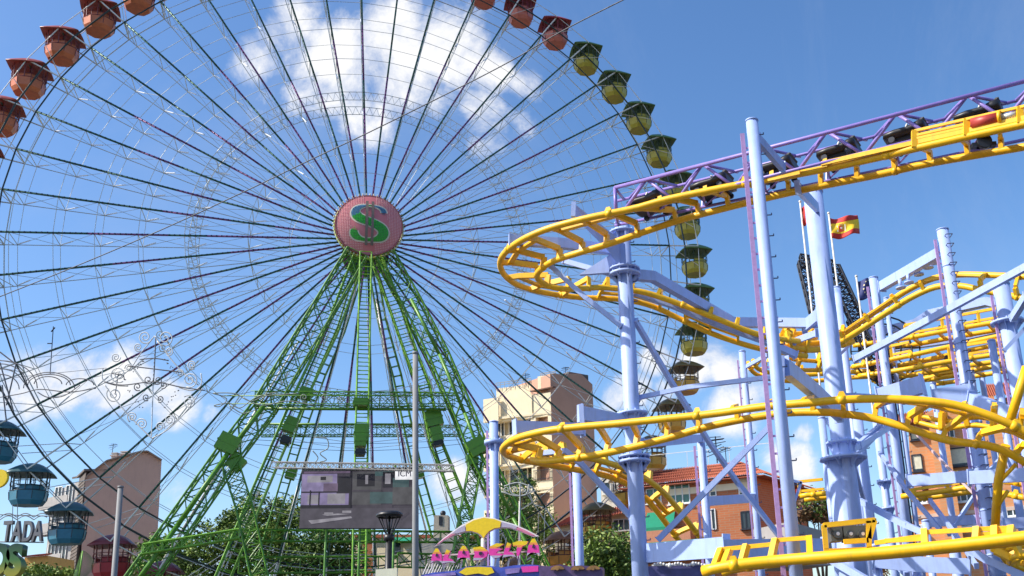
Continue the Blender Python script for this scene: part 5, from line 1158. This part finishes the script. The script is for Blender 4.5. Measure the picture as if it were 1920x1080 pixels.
# painted panels behind the sign to the right
t = thing('painted_booth', 'purple booth top with orange round ornaments right of the ALADELTA sign', 'fairground booth'); s = MB()
px_poly([(1012, 1060), (1030, 1062), (1050, 1058), (1068, 1062), (1090, 1060), (1130, 1064), (1130, 1100), (1012, 1100)], 26, .6, 0, s); s.build('panel', mat('booth_purple', (.10, .06, .16), .5, 0, .4, 4), t)
for px in (1045, 1083, 1112):
    s = MB(); c = P(px, 1068, 25.9); s.prism([c+Vector((.17*math.cos(a), 0, .10*math.sin(a))) for a in [math.pi*k/10 for k in range(11)]], (0, .08, 0)); s.tube(c+Vector((0, -.02, .02)), c+Vector((0, .05, .02)), .04, 10); s.build('ornament', mat('booth_gold', (.28, .15, .05), .5, 0, .4, 6), t)
t = thing('blue_booth', 'dark blue booth with a row of white bulbs under the wide pale blue beam', 'fairground booth'); s = MB()
px_poly([(1213, 1062), (1330, 1058), (1330, 1110), (1213, 1110)], 24, 2, 0, s); s.build('wall', mat('booth_blue', (.08, .08, .22), .5, 0, .3, 3), t); s = MB()
for i in range(18): s.sphere(P(1228+i*5.5, 1058-2*math.sin(i), 23.9), .035 if i not in (5, 13) else .06, 6)
s.beam(P(1222, 1060, 23.95), P(1328, 1058, 23.95), .03, .03); s.build('bulb_string', WHITE, t)
# --- illuminated letters at the lower left (unlit by day)
YT = 26; zt6 = lambda X, Y_: (X/6, 900+Y_/6)
t = thing('light_letters', 'grey wire fairground lettering reading TADA hung at the left edge', 'lettering')
for ch, X, Yy, w_ in (('T', 28, 690, 112), ('A', 130, 690, 108), ('D', 245, 690, 112), ('A', 365, 690, 108)):
    p = P(*zt6(X, Yy), YT); h = (P(*zt6(X, Yy-232), YT)-p).length
    text(ch, p, Vector((1, 0, 0)), UZ, h*1.36, mat('wire_grey', (.16, .16, .17), .5, .3), t, 'letter', .05, .02, .52)
s = MB()
for k, dy in ((0, 0), (1, 28)): s.path([P(*zt6(-60+i*12, 420+dy-45*abs(math.sin((i*12-60)/190*math.pi))), YT) for i in range(50)], .012, 4)
s.tube(P(0, 965, YT), P(100, 968, YT), .012, 4); s.tube(P(0, 1016, YT), P(82, 1017, YT), .015, 4)
for x in (24, 33): s.tube(P(x, 945, YT), P(x-1, 1016, YT), .01, 4)
s.build('wire_frame', mat('wire_grey', (.16, .16, .17), .5), t)
t = thing('gradient_letters', 'thick dark green to gold letters ending in S at the lower left corner', 'lettering')
gm = bpy.data.materials.new('green_gold'); gm.use_nodes = True; tt = gm.node_tree; co = tt.nodes.new('ShaderNodeTexCoord'); sx_ = tt.nodes.new('ShaderNodeSeparateXYZ'); tt.links.new(co.outputs['Object'], sx_.inputs[0]); rmp = tt.nodes.new('ShaderNodeValToRGB'); mr = tt.nodes.new('ShaderNodeMapRange')
tt.links.new(sx_.outputs[2], mr.inputs[0]); z0 = P(30, 1075, 24).z; z1 = P(30, 1022, 24).z; mr.inputs[1].default_value = z0; mr.inputs[2].default_value = z1; tt.links.new(mr.outputs[0], rmp.inputs[0])
rmp.color_ramp.elements[0].color = (.30, .28, .02, 1); rmp.color_ramp.elements[1].color = (.01, .05, .03, 1); e_ = rmp.color_ramp.elements.new(.45); e_.color = (.05, .16, .03, 1); tt.links.new(rmp.outputs[0], tt.nodes['Principled BSDF'].inputs['Base Color']); tt.nodes['Principled BSDF'].inputs['Roughness'].default_value = .35
for ch, X in (('S', 12), ('O', -34)):
    p = P(X, 1078, 24); h = (P(X, 1022, 24)-p).length; text(ch, p, Vector((1, 0, 0)), UZ, h*1.36, gm, t, 'letter', .10, .05, .85)
# --- yellow disc, leaf decorations
s = MB(); c = P(-4, 897, 30); s.tube(c, c+Vector((0, .1, 0)), .28, 20); s.tube(c+Vector((0, .05, 0)), Vector((c.x, c.y+.05, 0)), .03, 6); tag(s.build('round_sign', SY, None), 'yellow round sign cut by the left edge of the photo', 'sign')
def leafdeco(px, py, w_, h_, Y, lab):
    t = thing('leaf_decoration', lab, 'decoration', loc=(0, 0, 0)); s = MB(); c = P(px, py, Y); k = Y/FPX
    pts = []
    for i in range(31):
        v = i/30; wd_ = w_*k*.5*math.sin(math.pi*min(1, v*.93+.05))**.7; pts.append((v, wd_))
    for (v0, w0_), (v1, w1_) in zip(pts, pts[1:]):
        f = lambda v, q: c+Vector((q+(.5-v)**2*w_*k*-.9+v*w_*k*.3, .12*abs(q)/max(w_*k*.5, .01), (v-.5)*h_*k))
        for sg in (-1, 1):
            s.face([f(v0, 0), f(v0, w0_*sg*.8), f(v1-.015, w1_*sg), f(v1-.03, 0)], 0)
    s.build('leaf_blade', mat('artificial_leaf', (.06, .16, .02), .45, 0, .5, 5), t).modifiers.new('t', 'SOLIDIFY').thickness = .02
    s = MB(); s.tube(c-UZ*(h_*k*.5), c+UZ*(h_*k*.5)+Vector((w_*k*.1, -.03, 0)), .015, 6); s.tube(c-UZ*(h_*k*.5), Vector((c.x, c.y, 0)), .03, 6); s.build('stem', GREENLIT, t)
leafdeco(150, 1062, 34, 56, 24, 'large serrated green leaf decoration beside the dark red cabin at the lower left')
leafdeco(40, 1092, 30, 40, 25, 'leaf decoration below the green letter S')
# --- festive wire ornaments hung in the air
WIREL = mat('ornament_white', (.62, .62, .60), .4); WIRED = mat('ornament_dark', (.12, .12, .13), .5, .3)
def spiral(mb, px, py, r0, turns, Y, a0, r, mi=0, sg=1, ry=1):
    n = int(18*turns); pts = [P(px+r0*(1-.85*i/n)*math.cos(a0+sg*2*math.pi*turns*i/n), py+ry*r0*(1-.85*i/n)*math.sin(a0+sg*2*math.pi*turns*i/n), Y) for i in range(n+1)]; mb.path(pts, r, 4, mi)
def curve(mb, pts, Y, r, mi=0): mb.path([P(p.x, p.y, Y) for p in cat([(x, y) for x, y in pts], 6)], r, 4, mi)
YO = 36; t = thing('light_ornament', 'diamond shaped ornament of white and dark wire scrolls hung left of the wheel leg', 'light ornament'); s = MB(); q = .022
for x, y, r, a, sg in ((272, 632, 13, .3, 1), (310, 634, 16, 2.8, -1), (259, 651, 8, 1, 1), (317, 659, 8, 2, -1), (217, 670, 9, 0, 1), (222, 702, 16, 1, 1), (356, 712, 15, 2, -1), (214, 740, 15, 4, -1), (354, 754, 13, 4, 1), (248, 782, 10, 2, 1), (266, 795, 11, 3, 1), (318, 787, 10, 1, -1), (300, 800, 9, .4, -1), (360, 684, 9, 1, 1), (242, 690, 8, 3, 1), (338, 700, 8, 3, 1)):
    spiral(s, x, y, r, 1.9, YO, a, q, 0, sg)
for pts in ([(290, 630), (262, 665), (245, 690), (215, 715), (200, 718)], [(290, 630), (318, 670), (345, 700), (372, 722)], [(195, 720), (225, 760), (262, 800), (285, 822)], [(380, 728), (350, 770), (315, 805), (285, 822)], [(193, 690), (193, 712), (215, 722), (240, 724)], [(377, 700), (377, 722), (360, 732), (335, 726)]): curve(s, pts, YO, q)
s.tube(P(287, 720, YO), P(284, 818, YO), q, 4); s.build('white_scrolls', WIREL, t); s = MB()
for x, y, r, a, sg in ((278, 712, 9, 0, 1), (296, 713, 9, 3, -1), (258, 725, 8, 1, 1), (306, 722, 7, 2, -1), (274, 745, 7, 1, 1), (300, 748, 7, 2, -1)): spiral(s, x, y, r, 1.4, YO-.1, a, q*.9, 0, sg)
for pts in ([(196, 716), (230, 722), (288, 716), (340, 726), (384, 732)], [(292, 632), (290, 680), (288, 716)], [(240, 686), (290, 692), (340, 698)], [(262, 674), (290, 672), (316, 676)]): curve(s, pts, YO-.1, q)
for k in range(9):
    a = k/8; s.sphere(P(291-3*a, 650+60*a, YO-.1), .035, 6)
for i in range(12):
    u = i/12
    for (xa, ya, xb, yb2) in ((250, 695, 275, 672), (305, 672, 332, 700), (240, 730, 268, 768), (335, 730, 305, 768)):
        s.sphere(P(xa+(xb-xa)*u+2*math.sin(i*2.4), ya+(yb2-ya)*u+2*math.cos(i*1.9), YO-.1), .028, 5)
s.build('dark_scrolls', WIRED, t)
YO2 = 30; t = thing('light_ornament', 'dark wire arcs and rings hung at the left edge above the blue cabins', 'light ornament'); s = MB()
for cx, cy, rx, ry in ((0, 720, 50, 38), (0, 728, 70, 52), (90, 720, 26, 14), (92, 722, 40, 20), (92, 728, 48, 30), (150, 722, 26, 12), (2, 730, 34, 28)):
    s.path([P(cx+rx*math.cos(a), cy-ry*math.sin(a), YO2) for a in [math.pi*k/16*1.0 for k in range(17)]], .016, 4)
for pts in ([(-5, 690), (30, 700), (60, 740), (70, 760)], [(70, 735), (90, 745), (120, 742), (150, 722)], [(0, 745), (40, 738), (75, 730), (130, 735), (180, 728)]): curve(s, pts, YO2, .016)
for a, b in (((0, 660), (30, 683)), ((30, 683), (12, 760)), ((0, 680), (25, 770)), ((4, 722), (12, 790))): s.tube(P(*a, YO2), P(*b, YO2), .022, 5)
s.build('wire_arcs', WIRED, t)
t = thing('light_ornament', 'grey wire swirls in front of the left end of the wheel platform', 'light ornament'); s = MB()
for pts in ([(400, 737), (425, 748), (412, 762), (402, 760), (430, 756), (450, 765), (480, 745), (520, 735)], [(400, 737), (440, 738), (470, 752), (500, 742), (560, 738)], [(430, 760), (455, 775), (480, 768)], [(590, 820), (612, 822), (615, 840), (600, 850), (612, 862), (600, 866)], [(455, 745), (490, 760), (540, 752), (590, 760)], [(586, 845), (596, 858), (590, 868)]): curve(s, pts, 44, .024)
s.build('wire_scrolls', mat('swirl_grey', (.22, .25, .22), .5, .3), t); s = MB()
for x, y in ((300, 627), (305, 652), (610, 745), (640, 750), (570, 745)): spiral(s, x, y, 8, 1.5, 44, 1, .02)
s.build('wire_scrolls', mat('swirl_grey', (.22, .25, .22), .5, .3), t)
t = thing('light_ornament', 'small grey wire chandelier shape below the coaster turn in front of the cream tower', 'light ornament'); s = MB()
for pts in ([(945, 912), (970, 905), (1000, 914)], [(940, 922), (972, 930), (1004, 920)], [(955, 905), (960, 925), (985, 928), (992, 908)], [(975, 905), (976, 925)]): curve(s, pts, 34, .02)
for x in (950, 965, 980, 995): spiral(s, x, 918, 6, 1.4, 34, x, .016)
s.tube(P(975, 910, 34), P(975, 1080, 34), .02, 5); s.build('wire_scrolls', mat('swirl_pale', (.4, .42, .40), .5), t)
# --- overhead cables
def cable(lab, pts, r, m=DARK): s = MB(); s.path([p for p in cat([tuple(P(*q)) for q in pts], 10)], r, 5); return tag(s.build('overhead_cable', m, None), lab, 'cable')
cable('long dark cable with lights crossing the wheel from lower left to the top centre', [(-10, 560, 34), (133, 503, 33), (300, 432, 32), (457, 360, 31), (590, 296, 30), (690, 249, 29), (860, 165, 28), (960, 113, 27), (1060, 55, 26), (1180, -6, 25)], .019, mat('cable_bulbs', (.10, .10, .11), .5, 0, .9, 9))
cable('thin wire holding the ornament, sloping down to the left edge', [(200, 690, 36), (100, 700, 35), (-10, 712, 34)], .008)
cable('thin wire between the diamond ornament and the wheel leg', [(385, 733, 36), (420, 742, 38), (470, 735, 44)], .010)
def street_antenna(px, y0, y1, Y, lab, kd):
    s = MB(); s.tube(P(px, y0, Y), P(px-6, y1, Y), .018, 4)
    if kd: s.tube(P(px-4, y0+10, Y), P(px+3, y0+2, Y), .03, 4); s.tube(P(px-11, y0+32, Y), P(px-2, y0+32, Y), .022, 4)
    else: s.path([P(px-14, y0+6, Y), P(px-13, y0, Y), P(px+10, y0+4, Y), P(px+11, y0+12, Y), P(px+14, y0+12, Y)], .022, 4)
    return tag(s.build('light_fitting', DARK, None), lab, 'light fitting')
street_antenna(100, 612, 700, 36, 'thin dark rod with small arms high at the left in front of the sky', True)
street_antenna(222, 700, 740, 36, 'small rod above the left shoulder of the diamond ornament', False)
